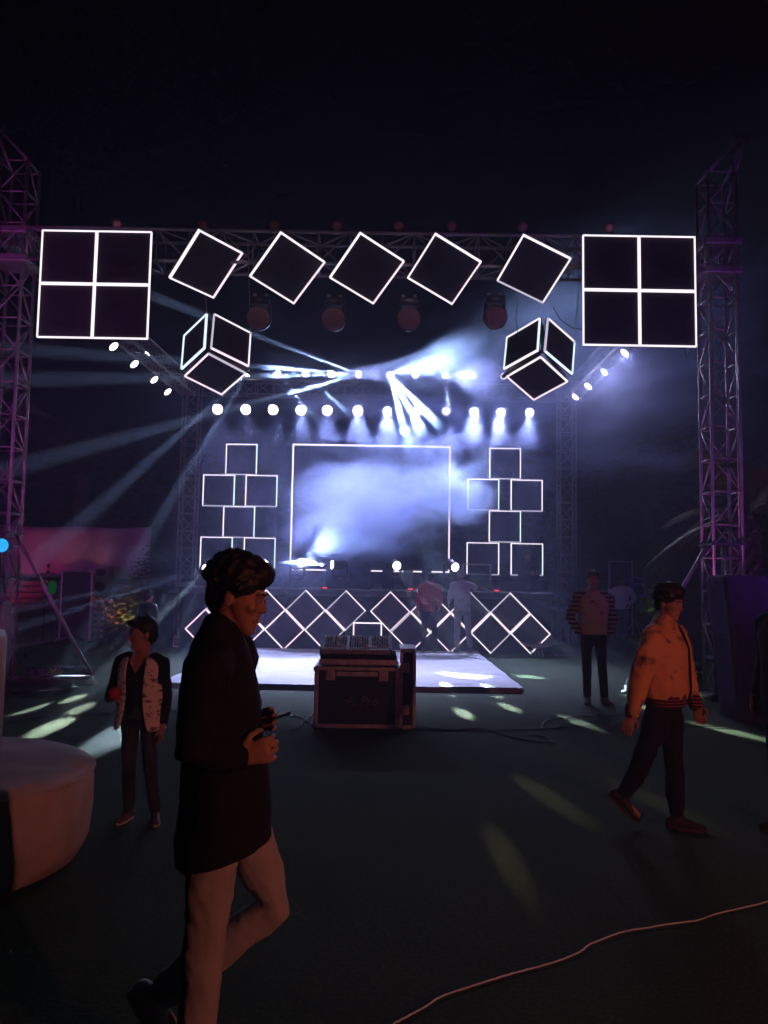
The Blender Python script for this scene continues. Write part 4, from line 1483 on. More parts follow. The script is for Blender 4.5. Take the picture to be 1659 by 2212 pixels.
def person(label, loc, rz, H, pose=None, top=None, trousers=None, shoes=None, hair='short', head_yaw=0, head_pitch=0, head_roll=0,
           voxel=.012, fine=None, curl=(.5, .5), hand_dir=None, waist=None, sleeve_mat=None, hem=.80, top_rings=None, skin=SKIN, sole=None,
           hair_mat=HAIR, bulk=1.0, seed=1, cuffs=None, shorts=False, collar=None, pocket=()):
    root = empty('person', label, 'person', loc, rz)
    s = H / 1.75
    fine = fine or voxel
    J = dict(hipR=(-.088, 0, .93), hipL=(.088, 0, .93), kneeR=(-.10, -.015, .50), kneeL=(.10, -.015, .50), ankR=(-.105, .025, .085), ankL=(.105, .025, .085),
             shR=(-.182, .005, 1.425), shL=(.182, .005, 1.425), elR=(-.235, .03, 1.14), elL=(.235, .03, 1.14), wrR=(-.245, -.03, .89), wrL=(.245, -.03, .89),
             pel=(0, 0, .95), waist=(0, 0, 1.10), chest=(0, .005, 1.30), neck=(0, .015, 1.47), head=(0, -.012, 1.635), toeR=(-.04, -1, 0), toeL=(.04, -1, 0))
    J.update(pose or {})
    J = {k: (V(v) * s if not k.startswith('toe') else V(v)) for k, v in J.items()}
    X = V((1, 0, 0))
    HM = Matrix.Rotation(R(head_yaw), 3, 'Z') @ Matrix.Rotation(R(head_pitch), 3, 'X') @ Matrix.Rotation(R(head_roll), 3, 'Y')
    hs = s * (1.0 if H > 1.5 else 1.24)
    hp = J['head'] + (V((0, 0, .035 * s)) if H < 1.5 else V((0, 0, 0)))

    def hl(x, y, z):
        return hp + HM @ (V((x, y, z)) * hs)
    # --- continuous body
    b = MB()
    b.ell(hl(0, .014, .035), (.074 * hs, .094 * hs, .082 * hs), HM, 20, 14)
    b.chain([hl(0, -.012, .03), hl(0, -.022, -.02), hl(0, -.034, -.062), hl(0, -.058, -.097)], [(.067 * hs, .070 * hs), (.064 * hs, .066 * hs), (.051 * hs, .051 * hs), (.030 * hs, .028 * hs)], HM @ X, 18)
    b.chain([hl(0, -.078, .022), hl(0, -.090, -.008), hl(0, -.0975, -.024)], [.0075 * hs, .0105 * hs, .0125 * hs], HM @ X, 10)
    for sx in (-1, 1):
        b.ell(hl(sx * .011, -.086, -.028), (.010 * hs, .010 * hs, .008 * hs), HM, 8, 6)
        b.ell(hl(sx * .030, -.078, .026), (.022 * hs, .012 * hs, .008 * hs), HM, 10, 6)
        b.ell(hl(sx * .040, -.058, -.022), (.020 * hs, .022 * hs, .018 * hs), HM, 10, 6)
        b.ell(hl(sx * .076, .012, -.008), (.009 * hs, .019 * hs, .031 * hs), HM, 10, 8)
    b.ell(hl(0, -.076, -.046), (.022 * hs, .013 * hs, .014 * hs), HM, 10, 6)
    b.ell(hl(0, -.076, -.082), (.020 * hs, .012 * hs, .010 * hs), HM, 10, 6)
    b.ell(hl(0, -.078, -.060), (.024 * hs, .014 * hs, .007 * hs), HM, 10, 6)
    b.ell(hl(0, -.078, -.073), (.020 * hs, .013 * hs, .007 * hs), HM, 10, 6)
    b.chain([J['chest'] + V((0, 0, .06 * s)), J['neck'], hl(0, .015, -.07), hl(0, .02, -.01)], [(.10 * s, .07 * s), (.058 * s, .058 * s), (.050 * s, .052 * s), (.05 * s, .05 * s)], X, 16)
    tb = bulk * .88
    b.chain([J['pel'], J['waist'], J['chest'], J['chest'].lerp(J['neck'], .75)], [(.155 * s * tb, .105 * s * tb), (.135 * s * tb, .095 * s * tb), (.165 * s * tb, .11 * s * tb), (.14 * s * tb, .08 * s * tb)], X, 18)
    for q, sx in (('R', -1), ('L', 1)):
        b.chain([J['hip' + q], J['hip' + q].lerp(J['knee' + q], .5), J['knee' + q], J['knee' + q].lerp(J['ank' + q], .35), J['ank' + q]], [.075 * s, .066 * s, .048 * s, .048 * s, .033 * s], X, 12)
        td = J['toe' + q].normalized()
        b.chain([J['ank' + q] - V((0, 0, .045 * s)) - td * .03 * s, J['ank' + q] - V((0, 0, .05 * s)) + td * .12 * s], [.032 * s, .028 * s], X, 10)
        sh, el, wr = J['sh' + q], J['el' + q], J['wr' + q]
        b.chain([sh + V((-sx * .03 * s, 0, 0)), sh.lerp(el, .4), el, el.lerp(wr, .35), wr], [.050 * s, .043 * s, .035 * s, .036 * s, .024 * s], X, 12)
        fd = (wr - el).normalized()
        hd = V(hand_dir[q]) if hand_dir and q in hand_dir else fd
        thumb = V((0, -1, .2)) if abs(hd.z) > .6 else V((0, 0, 1))
        if q not in pocket:
            add_hand(b, wr, hd, thumb, s, curl[0 if q == 'R' else 1], V((-sx, 0, 0)) if abs(hd.z) > .6 else V((-sx, 0, -.2)))
    b.remesh('body', skin, root, fine, 2)
    # eyes, lips
    for sx in (-1, 1):
        e = MB().ell(hl(sx * .031, -.0765, .006), (.0125 * hs, .0115 * hs, .0095 * hs), HM, 12, 8).build('eye', EYEW, root, True)
        MB().ell(hl(sx * .031, -.0855, .006), (.0058 * hs, .004 * hs, .0058 * hs), HM, 10, 6).build('iris', EYEB, e, True)
        MB().chain([hl(sx * .014, -.090, .026), hl(sx * .030, -.089, .031), hl(sx * .047, -.078, .027)], [.0032 * hs, .004 * hs, .0028 * hs], X, 6).build('eyebrow', hair_mat, root, True)
    MB().chain([hl(-.022, -.080, -.067), hl(0, -.0905, -.065), hl(.022, -.080, -.067)], [(.003 * hs, .004 * hs), (.0055 * hs, .006 * hs), (.003 * hs, .004 * hs)], X, 8).build('lips', LIP, root, True)
    # hair
    rr = random.Random(seed)
    h = MB()
    if hair != 'none':
        big = {'short': 0.0, 'tousled': .005, 'fringe': .006}[hair]
        h.ell(hl(0, .022, .048), ((.080 + big) * hs, (.098 + big) * hs, (.086 + big) * hs), HM, 20, 12)
        h.ell(hl(0, .062, -.005), (.066 * hs, .058 * hs, .075 * hs), HM, 14, 10)
        h.chain([hl(-.05, -.062, .085), hl(0, -.078, .09), hl(.05, -.062, .085)], [.022 * hs, .026 * hs, .022 * hs], X, 10)
        for sx in (-1, 1):
            h.chain([hl(sx * .072, .0, .05), hl(sx * .075, .005, .0)], [(.014 * hs, .026 * hs), (.008 * hs, .016 * hs)], X, 8)
        nt_ = {'short': 70, 'tousled': 900, 'fringe': 160}[hair]
        ln_ = {'short': .018, 'tousled': .026, 'fringe': .028}[hair]
        for k in range(nt_):
            an, el_ = rr.uniform(0, 6.283), math.asin(rr.uniform(-.15, 1))
            dv = V((math.cos(an) * math.cos(el_), math.sin(an) * math.cos(el_), math.sin(el_)))
            if dv.y < -.5 and dv.z < .35:
                continue
            p = V((dv.x * .078, .022 + dv.y * .096, .048 + dv.z * .084))
            tgt = (dv * .7 + V((rr.gauss(0, .5), rr.gauss(-.15, .5), rr.gauss(-.1, .5)))).normalized()
            q1 = p + (dv * .5 + tgt * .5) * ln_ * .6
            q2 = q1 + (tgt + V((0, -.1, -.45))).normalized() * ln_ * .8
            h.chain([hl(*p), hl(*q1), hl(*q2)], [.0075 * hs, .006 * hs, .003 * hs], X, 6)
        if hair == 'tousled':
            h.ell(hl(0, -.054, .096), (.066 * hs, .050 * hs, .044 * hs), HM, 14, 9)
            h.ell(hl(0, -.074, .078), (.050 * hs, .026 * hs, .026 * hs), HM, 12, 8)
            for sx in (-1, 1):
                h.ell(hl(sx * .058, .0, .06), (.030 * hs, .075 * hs, .055 * hs), HM, 12, 8)
            h.ell(hl(0, .01, .115), (.070 * hs, .085 * hs, .040 * hs), HM, 12, 8)
        h.remesh('hair', hair_mat, root, min(.0065 if H < 1.75 and voxel < .011 else .009, voxel), 3, .0015 * hs, 60, seed)
    # trousers
    if trousers:
        t = MB()
        w = trousers.get('w', 1.0)
        t.chain([J['pel'] - V((0, 0, .03 * s)), J['pel'] + V((0, 0, .07 * s))], [(.165 * s * bulk, .118 * s * bulk), (.150 * s * bulk, .108 * s * bulk)], X, 20)
        for q in 'RL':
            hip, kn, an_ = J['hip' + q], J['knee' + q], J['ank' + q]
            t.chain([hip + V((0, 0, .03 * s)), hip.lerp(kn, .3), hip.lerp(kn, .75), kn, kn.lerp(an_, .4), kn.lerp(an_, .92)],
                    [(.092 * s, .100 * s), (.088 * s * w, .098 * s * w), (.072 * s * w, .080 * s * w), (.066 * s * w, .070 * s * w), (.062 * s * w, .068 * s * w), (trousers.get('hem', .056) * s, trousers.get('hem', .056) * 1.1 * s)], X, 16)
        t.remesh('trousers', trousers['m'], root, voxel, 3, trousers.get('wr', .009) * s, 14, seed, .55)
    # shoes
    if shoes:
        for q in 'RL':
            an_, td = J['ank' + q], J['toe' + q].normalized()
            base = an_ - V((0, 0, .085 * s)) if abs(td.z) < .3 else None
            up = V((0, 0, 1)) - td * td.z
            up.normalize()
            o_ = an_ - up * .045 * s
            sd_ = td.cross(up)
            m_ = MB()
            m_.chain([o_ - td * .05 * s + up * .008 * s, o_ + td * .03 * s + up * .012 * s, o_ + td * .11 * s - up * .004 * s, o_ + td * .175 * s - up * .012 * s],
                     [(.036 * s, .040 * s), (.040 * s, .042 * s), (.044 * s, .032 * s), (.036 * s, .022 * s)], sd_, 14)
            m_.chain([o_ + up * .02 * s - td * .005 * s, an_ + up * .025 * s], [.042 * s, .043 * s], sd_, 12)
            sh_ = m_.remesh('shoe', shoes, root, max(.007, voxel * .8), 2)
            so = MB()
            vs_, n_ = [], 20
            for zz in (0.0, .022 * s):
                for k in range(n_):
                    a = 2 * math.pi * k / n_
                    ux = math.cos(a) * .137 * s
                    wd = (.046 if ux > 0 else .038) * s
                    vs_.append(o_ - up * .040 * s + up * zz + td * (.062 * s + ux) + sd_ * math.sin(a) * wd)
            so.add(vs_, [tuple(range(n_ - 1, -1, -1)), tuple(range(n_, 2 * n_))] + [(k, (k + 1) % n_, n_ + (k + 1) % n_, n_ + k) for k in range(n_)])
            so.build('sole', sole or RUBBER, sh_)
    # top garment
    if top:
        m_ = MB()
        bw = top.get('w', 1.0)
        rings = top_rings or [((0, 0, hem), .185, .130), ((0, 0, .95), .182, .130), ((0, 0, 1.10), .172, .124), ((0, .005, 1.30), .200, .132), ((0, .008, 1.40), .185, .112), ((0, .012, 1.455), .105, .082)]
        off = J['chest'] - V((0, .005, 1.30)) * s
        offw = J['pel'] - V((0, 0, .95)) * s
        pts, rd = [], []
        for (c, a, d_) in rings:
            t = min(1, max(0, (c[2] - .95) / .35))
            pts.append(V(c) * s + offw.lerp(off, t))
            rd.append((a * s * bw, d_ * s * bw))
        m_.chain(pts, rd, X, 22)
        if not top.get('vneck'):
            m_.chain([J['neck'] - V((0, 0, .03 * s)), J['neck'] + V((0, 0, .012 * s))], [(.074 * s, .070 * s), (.068 * s, .066 * s)], X, 14)
        sleeves = MB()
        sw = top.get('sw', 1.0)
        for q, sx in (('R', -1), ('L', 1)):
            sh, el, wr = J['sh' + q], J['el' + q], J['wr' + q]
            e_ = top.get('sleeve', .93)
            tgt = MB() if False else (sleeves if sleeve_mat else m_)
            if e_ > .6:
                tgt.chain([sh + V((-sx * .055 * s, 0, .0)), sh + V((sx * .01 * s, 0, -.02 * s)), sh.lerp(el, .5), el, el.lerp(wr, .5), el.lerp(wr, e_)],
                          [(.075 * s, .072 * s), (.073 * s * sw, .070 * s * sw), (.064 * s * sw, .063 * s * sw), (.057 * s * sw, .057 * s * sw), (.050 * s * sw, .050 * s * sw), (.040 * s * sw, .040 * s * sw)], X, 14)
            else:
                tgt.chain([sh + V((-sx * .055 * s, 0, 0)), sh, sh.lerp(el, .6)], [.074 * s, .072 * s, .064 * s], X, 14)
        to = m_.remesh(top.get('name', 'shirt'), top['m'], root, voxel, 3, top.get('wr', .008) * s, 9, seed + 5, .6)
        cut = top.get('cut', True)
        if cut:
            co, no = (V(cut[0]) * s, V(cut[1])) if isinstance(cut, tuple) else (pts[0] + V((0, 0, .012 * s)), V((0, 0, 1)))
            bm = bmesh.new()
            bm.from_mesh(to.data)
            low = [f for f in bm.faces if abs(f.calc_center_median().x) < .26 * s and f.calc_center_median().z < co.z + .35 * s]
            gm_ = set(low)
            for f in low:
                gm_.update(f.verts)
                gm_.update(f.edges)
            if sleeve_mat or top.get('full', False):
                gm_ = set(bm.verts[:] + bm.edges[:] + bm.faces[:])
            bmesh.ops.bisect_plane(bm, geom=list(gm_), dist=1e-5, plane_co=co, plane_no=no, clear_inner=True)
            bm.to_mesh(to.data)
            bm.free()
        if sleeve_mat:
            sleeves.remesh('sleeves', sleeve_mat, to, voxel, 3, .006 * s, 12, seed + 8, .6)
        if collar:
            MB().chain([J['neck'] + V((-.066 * s, .01 * s, .0)), J['neck'] + V((-.03 * s, -.068 * s, -.025 * s)), J['neck'] + V((.03 * s, -.068 * s, -.025 * s)), J['neck'] + V((.066 * s, .01 * s, 0)), J['neck'] + V((0, .072 * s, .015 * s)), J['neck'] + V((-.066 * s, .01 * s, .0))],
                       [(.010 * s, .022 * s)] * 6, V((0, 0, 1)), 8).remesh('collar', collar, to, voxel * .7, 1)
        if top.get('placket'):
            ln = [p + V((0, -r_[1] * 1.015 - .004 * s, 0)) for p, r_ in zip(pts, rd)]
            MB().tube(ln, .009 * s, 6).build('placket', top.get('pm', BLACKCLOTH if 'jacket' in top.get('name', '') else top['m']), to, True)
        if cuffs:
            for q in 'RL':
                el, wr = J['el' + q], J['wr' + q]
                MB().chain([el.lerp(wr, .86), el.lerp(wr, .97)], [.044 * s * sw, .041 * s * sw], X, 12).build('cuff', cuffs, to, True)
    root['_s'] = s
    return root, J, s


def W(rz, s):
    """world-aligned offsets in metres -> person space of a 1.75 m figure"""
    M = Matrix.Rotation(-rz, 3, 'Z')
    return lambda x, y, z: tuple((M @ V((x, y, z))) / s)


def cloth(name, c, rough=.9, bump=.25, var=.2, bs=70):
    return pbr(name, c, rough, 0, var, 8, bump, bs, .2)


# 1 the man walking past, nearest to the viewer
rz = R(90)
H = 1.67
s = H / 1.75
COAT = cloth('black_coat', (.012, .011, .012))
man, J, s = person('man in a long black coat and beige trousers walking past with a phone', (-.505, 2.64, 0), rz, H,
    pose=dict(head=(0, -.035, 1.60), neck=(0, .012, 1.45), chest=(0, .01, 1.29), hipR=(-.085, 0, .92), hipL=(.085, -.01, .92),
              kneeR=(-.08, .03, .49), ankR=(-.08, .055, .085), kneeL=(.09, -.175, .535), ankL=(.09, .21, .235), toeL=(0, -.62, -.78),
              shR=(-.19, .02, 1.40), elR=(-.235, .05, 1.12), wrR=(-.17, -.075, 1.095), shL=(.19, .0, 1.40), elL=(.23, .06, 1.13), wrL=(.11, -.06, 1.15)),
    top=dict(m=COAT, name='coat', w=1.0, wr=.010, sw=1.12, sleeve=.95, full=True, cut=((0, 0, .752), (0, .27, 1))),
    top_rings=[((0, -.005, .72), .205, .150), ((0, -.012, .78), .205, .160), ((0, -.01, .92), .198, .152), ((0, 0, 1.08), .186, .135), ((0, .008, 1.26), .205, .132), ((0, .02, 1.38), .190, .112), ((0, .02, 1.45), .12, .095), ((0, .015, 1.49), .078, .078)],
    trousers=dict(m=cloth('beige_trousers', (.36, .33, .32), .85, .5, .12, 25), w=.92, hem=.058, wr=.008), shoes=pbr('pale_shoe', (.62, .55, .48), .6, 0, .1, 10, .1, 50),
    hair='tousled', head_pitch=14, head_yaw=-6, voxel=.009, fine=.005, curl=(.9, .75), hand_dir={'R': (.10, -.9, .22), 'L': (-.35, -.85, .25)}, seed=3, collar=COAT, sole=pbr('pale_sole', (.6, .55, .5), .7))
ph = MB().bbox((0, 0, 0), (.074, .009, .150), .004, Matrix.Rotation(R(70), 3, 'X') @ Matrix.Rotation(R(20), 3, 'Y')).build('phone', pbr('phone_glass', (.02, .02, .025), .15, 0, .1, 5))
ph.location = man.matrix_basis @ (J['wrL'] + V((-.04, -.075, .02)) * s)
ph.rotation_euler = (0, 0, rz)
tag(ph, 'dark phone with a bright edge held by the man in the black coat', 'phone')
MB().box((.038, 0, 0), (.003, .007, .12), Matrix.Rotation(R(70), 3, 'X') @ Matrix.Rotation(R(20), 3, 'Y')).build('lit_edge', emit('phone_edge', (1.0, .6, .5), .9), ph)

# 2 the boy with the printed waistcoat
VEST = two_tone('printed_vest', (.10, .08, .075), (.78, .70, .66), 'print', 22, .44, .02, .85, (1, 1, 2.2), .25)
rzb = R(-8)
Hb = 1.265
sb = Hb / 1.75
boy, J, sb = person('boy in a printed pale waistcoat over black, holding a red ball', (G(293, 1772).x, G(293, 1772).y, 0), rzb, Hb,
    pose=dict(elR=(-.30, .03, 1.09), wrR=(-.20, -.20, 1.10), elL=(.235, .03, 1.10), wrL=(.235, -.03, .84), kneeR=(-.075, -.02, .49), ankR=(-.075, .02, .085), kneeL=(.125, -.02, .49), ankL=(.175, .02, .085), toeR=(-.1, -1, 0), toeL=(.45, -1, 0),
              head=(0, -.015, 1.62)),
    top=dict(m=cloth('black_knit', (.013, .013, .015)), name='jumper', w=.9, wr=.006, vneck=True), hem=.86, top_rings=[((0, 0, .86), .185, .130), ((0, 0, .95), .182, .130), ((0, 0, 1.10), .172, .124), ((0, .005, 1.30), .200, .130), ((0, .012, 1.385), .165, .095), ((0, .02, 1.425), .09, .06)],
    trousers=dict(m=two_tone('faded_jeans', (.018, .022, .035), (.07, .065, .08), 'blotch', 5, .55, .18, .85), w=.92, wr=.008), shoes=pbr('dark_trainer', (.10, .06, .055), .6, 0, .3, 14),
    hair='short', head_yaw=-52, head_pitch=6, voxel=.009, fine=.0052, curl=(.9, .45), hand_dir={'R': (.75, -.5, .15)}, seed=5, sole=pbr('trainer_sole', (.5, .4, .36), .7))
# V of bare skin at the neck and the open waistcoat
MB().add([J['neck'] + V((-.066, -.066, .012)) * sb, J['neck'] + V((.066, -.066, .012)) * sb, J['chest'] + V((.07, -.112, .11)) * sb, J['chest'] + V((0, -.134, .015)) * sb, J['chest'] + V((-.07, -.112, .11)) * sb], [(0, 4, 3), (0, 3, 1), (1, 3, 2)]).build('neck_opening', SKIN, boy)
vs, fs = [], []
vr = [(.80, .225, .170, .62), (.90, .212, .160, .50), (1.0, .205, .155, .42), (1.10, .200, .150, .38), (1.22, .208, .150, .38), (1.33, .212, .143, .40), (1.40, .195, .122, .44), (1.445, .140, .098, .58)]
nn = 40
for (z, a, d_, gp) in vr:
    for k in range(nn + 1):
        an = -math.pi / 2 + gp + (2 * math.pi - 2 * gp) * k / nn
        wv = 1 + .02 * math.sin(k * 1.3 + z * 9)
        vs.append(V((math.cos(an) * a * wv, math.sin(an) * d_ * wv + .005, z)) * sb)
for j in range(len(vr) - 1):
    for k in range(nn):
        a = j * (nn + 1) + k
        an = -90 + math.degrees(vr[j][3]) + (360 - 2 * math.degrees(vr[j][3])) * (k + .5) / nn
        if j in (4, 5) and min(abs(an % 360 - 0), abs(an % 360 - 360), abs(an % 360 - 180)) < 26:
            continue      # arm holes
        fs.append((a, a + 1, a + nn + 2, a + nn + 1))
vst = MB().add(vs, fs).build('waistcoat', VEST, boy, True)
md = vst.modifiers.new('thick', 'SOLIDIFY')
md.thickness = .012
md.offset = 1
md2 = vst.modifiers.new('sub', 'SUBSURF')
md2.levels = md2.render_levels = 1
bl = MB().ell((0, 0, 0), (.042, .040, .042), n=18, m=12).build('ball', pbr('red_ball', (.42, .03, .04), .45, 0, .2, 20, .2, 40), None, True)
bl.location = boy.matrix_basis @ (J['wrR'] + V((.085, -.075, .055)) * sb)
tag(bl, 'small red ball in the hand of the boy in the waistcoat', 'ball')

# 3 the youth in the orange jacket
rzo = R(62)
Ho = 1.58
so = Ho / 1.75
q = G(1440, 1792)
w_ = W(rzo, so)
ORJ = two_tone('orange_jacket', (.09, .04, .025), (.66, .32, .12), 'blotch', 7.0, .385, .05, .75, (1, 1, 1), .3)
RIB = two_tone('ribbed_band', (.03, .02, .02), (.30, .05, .03), 'stripe', 15.0, .62, .05, .9)
yth, J, so = person('youth in an orange jacket and black trousers walking across the lawn', (q.x, q.y, 0), rzo, Ho,
    pose=dict(head=w_(.035, .0, 1.455), neck=w_(.02, 0, 1.315), chest=w_(.0, 0, 1.17),
              kneeR=w_(-.17, -.03, .42), ankR=w_(-.26, .06, .20), toeR=(.1, -.75, -.65), kneeL=w_(.06, .03, .44), ankL=w_(.075, .02, .077), toeL=(.15, -1, 0),
              shR=w_(-.13, -.14, 1.25), elR=w_(-.215, -.18, .98), wrR=w_(-.28, -.19, .77), shL=w_(.12, .12, 1.26), elL=w_(.155, .06, .99), wrL=w_(.185, -.04, .80),
              hipR=w_(-.04, -.07, .83), hipL=w_(.04, .07, .83)),
    top=dict(m=ORJ, name='jacket', w=1.10, wr=.022, placket=True, sw=1.25, sleeve=.92),
    top_rings=[((0, 0, .93), .190, .142), ((0, 0, .99), .205, .155), ((0, 0, 1.10), .200, .152), ((0, .005, 1.30), .205, .145), ((0, .008, 1.40), .180, .115), ((0, .012, 1.46), .10, .085)],
    trousers=dict(m=cloth('black_trousers', (.014, .013, .016)), w=1.0, hem=.05, wr=.014), shoes=pbr('maroon_trainer', (.030, .014, .012), .6, 0, .3, 14), hair='tousled', head_yaw=-18, head_pitch=10, voxel=.010, fine=.0052, curl=(.35, .4), seed=8, collar=RIB, cuffs=RIB, sole=pbr('maroon_sole', (.06, .03, .025), .7))
vs, fs, nn = [], [], 40
wb = [(-.075, .175, .132), (-.07, .186, .142), (-.03, .200, .154), (.02, .206, .160), (.045, .204, .158)]
for (z, a_, d_) in wb:
    for k in range(nn):
        an = 2 * math.pi * k / nn
        vs.append(V(J['pel']) + V((a_ * math.cos(an), d_ * math.sin(an), z)) * so)
for j in range(len(wb) - 1):
    for k in range(nn):
        k2 = (k + 1) % nn
        fs.append((j * nn + k, j * nn + k2, (j + 1) * nn + k2, (j + 1) * nn + k))
MB().add(vs, fs).build('waistband', RIB, yth, True)

# 4 man in the patterned sweater
q = G(1281, 1519)
SWT = two_tone('patterned_sweater', (.10, .085, .08), (.44, .38, .31), 'print', 9, .40, .05, .95, (1, 1, 1), .5)
STR = two_tone('striped_sleeve', (.03, .03, .03), (.24, .24, .22), 'stripe', 5.5, .45, .05, .95)
person('man in a patterned sweater with striped sleeves, hands in his pockets', (q.x, q.y, 0), R(4), 1.71,
    pose=dict(elR=(-.30, .05, 1.13), wrR=(-.205, -.07, .93), elL=(.30, .05, 1.13), wrL=(.205, -.07, .93), kneeR=(-.085, -.015, .5), ankR=(-.08, .0, .085), kneeL=(.12, -.02, .5), ankL=(.145, -.03, .085), toeR=(-.25, -1, 0), toeL=(.25, -1, 0)),
    top=dict(m=SWT, name='sweater', w=1.12, wr=.012, sw=1.2, sleeve=.98), hem=.90, sleeve_mat=STR, trousers=dict(m=cloth('charcoal_trousers', (.018, .017, .020)), w=.95), shoes=pbr('sandal', (.12, .08, .08), .6),
    hair='short', voxel=.013, fine=.009, seed=11, pocket=('R', 'L'))

# 5 man in the white shirt, hand on hip
q = G(1344, 1383)
person('man in a white shirt and jeans with one elbow out', (q.x, q.y, 0), R(-15), 1.68,
    pose=dict(elR=(-.30, .06, 1.20), wrR=(-.34, .02, 1.42), elL=(.36, .08, 1.16), wrL=(.19, -.05, 1.0)),
    top=dict(m=cloth('white_shirt', (.80, .77, .80), .8, .2, .06), name='shirt', w=1.05, wr=.014, sw=1.15, placket=True), hem=.86, trousers=dict(m=cloth('blue_jeans', (.08, .10, .16))), shoes=cloth('dark_shoe', (.03, .03, .03)), hair='short', voxel=.016, fine=.013, seed=12, collar=cloth('white_shirt', (.6, .6, .6)), head_yaw=20)

# 6 person with a hand to the face
q = G(1216, 1400)
person('person in a dark top and pale trousers raising a hand to the face', (q.x, q.y, 0), R(-45), 1.74,
    pose=dict(elL=(.24, -.16, 1.22), wrL=(.05, -.16, 1.50), elR=(-.22, -.10, 1.14), wrR=(0.05, -.20, 1.12)),
    top=dict(m=cloth('dark_tee', (.03, .03, .038)), name='tee', sleeve=.5), hem=.88, trousers=dict(m=cloth('pale_denim', (.22, .23, .28))), shoes=cloth('dark_shoe2', (.03, .03, .03)), hair='short', voxel=.015, fine=.012, seed=14, head_yaw=-25, hand_dir={'L': (-.2, -.1, 1)})

# 7, 8 the two stagehands seen from behind
q = G(926, 1407, .1)
person('person in a red shirt and dark trousers facing the stage lattice', (q.x, min(q.y, 16.3), .105), R(172), 1.64,
    pose=dict(chest=(0, -.07, 1.27), neck=(0, -.12, 1.43), head=(0, -.19, 1.55), shR=(-.182, -.07, 1.39), shL=(.182, -.07, 1.39), elR=(-.24, -.10, 1.13), wrR=(-.2, -.24, .95), elL=(.25, -.06, 1.10), wrL=(.25, -.10, .86), kneeR=(-.11, -.02, .5), ankR=(-.13, .02, .085), kneeL=(.11, -.02, .5), ankL=(.13, .06, .085)),
    top=dict(m=cloth('red_shirt', (.36, .05, .07)), name='shirt', wr=.012), hem=.84, trousers=dict(m=cloth('navy_trousers', (.02, .024, .045))), shoes=cloth('grey_shoe', (.10, .10, .11)), hair='short', voxel=.015, fine=.012, seed=15, head_pitch=25)
q = G(998, 1409, .1)
person('person in a white shirt and pale trousers working at the stage edge', (q.x, min(q.y, 16.35), .105), R(190), 1.70,
    pose=dict(chest=(0, -.06, 1.28), neck=(0, -.10, 1.44), head=(0, -.15, 1.58), shR=(-.182, -.06, 1.40), shL=(.182, -.06, 1.40), elR=(-.33, -.17, 1.33), wrR=(-.22, -.38, 1.40), elL=(.26, -.02, 1.13), wrL=(.24, -.2, 1.0), kneeR=(-.13, -.02, .5), ankR=(-.17, .03, .085), kneeL=(.10, -.02, .5), ankL=(.12, .05, .085)),
    top=dict(m=cloth('pale_shirt', (.52, .52, .54)), name='shirt', wr=.014), hem=.84, trousers=dict(m=cloth('pale_trousers', (.42, .40, .43))), shoes=cloth('grey_shoe', (.1, .1, .1)), hair='short', voxel=.015, fine=.012, seed=16, head_pitch=20, hair_mat=cloth('grey_cap', (.32, .32, .34)))

# 9 small figure behind the boy
q = G(316, 1434)
person('child in dark clothes standing with back turned behind the boy', (q.x, q.y, 0), R(160), 1.24,
    top=dict(m=cloth('dark_jumper', (.016, .015, .02)), name='jumper'), hem=.86, trousers=dict(m=cloth('dark_trousers', (.014, .014, .018))), shoes=cloth('black_shoe', (.02, .02, .02)), hair='short', voxel=.014, fine=.012, seed=18)

# 10 figure cut by the frame edge
q = G(1712, 1800)
person('person in a dark maroon coat cut off by the frame edge', (q.x, q.y, 0), R(-70), 1.66,
    pose=dict(elR=(-.24, .05, 1.13), wrR=(-.23, -.05, .9)),
    top=dict(m=cloth('maroon_coat', (.045, .012, .010)), name='coat', w=1.15, sw=1.2), hem=.72, trousers=dict(m=cloth('dark_navy', (.012, .014, .022))), shoes=cloth('black_shoe', (.02, .02, .02)), hair='short', voxel=.013, fine=.010, seed=19)

# 11 person crouching on the stage by the riser
q = P(1132, 1255, 18.4)
person('person crouching on the stage beneath the outer bottom square', (q.x, 18.3, SZ + .005), R(30), 1.66,
    pose=dict(pel=(0, .05, .30), waist=(0, .03, .40), chest=(0, -.02, .58), neck=(0, -.04, .72), head=(0, -.08, .86), hipR=(-.09, .04, .29), hipL=(.09, .04, .29), kneeR=(-.17, -.26, .42), kneeL=(.17, -.26, .42), ankR=(-.13, -.10, .085), ankL=(.13, -.10, .085),
              shR=(-.18, -.02, .68), shL=(.18, -.02, .68), elR=(-.23, -.15, .48), elL=(.23, -.15, .48), wrR=(-.12, -.30, .45), wrL=(.12, -.30, .45)),
    top=dict(m=cloth('dark_brown_top', (.04, .025, .022)), name='shirt', cut=False),
    top_rings=[((0, 0, .88), .17, .125), ((0, 0, 1.04), .16, .12), ((0, 0, 1.25), .19, .125), ((0, -.01, 1.38), .16, .1)],
    trousers=dict(m=cloth('dark_trousers', (.014, .014, .018))), shoes=cloth('black_shoe', (.02, .02, .02)), hair='short', voxel=.015, fine=.012, seed=21)
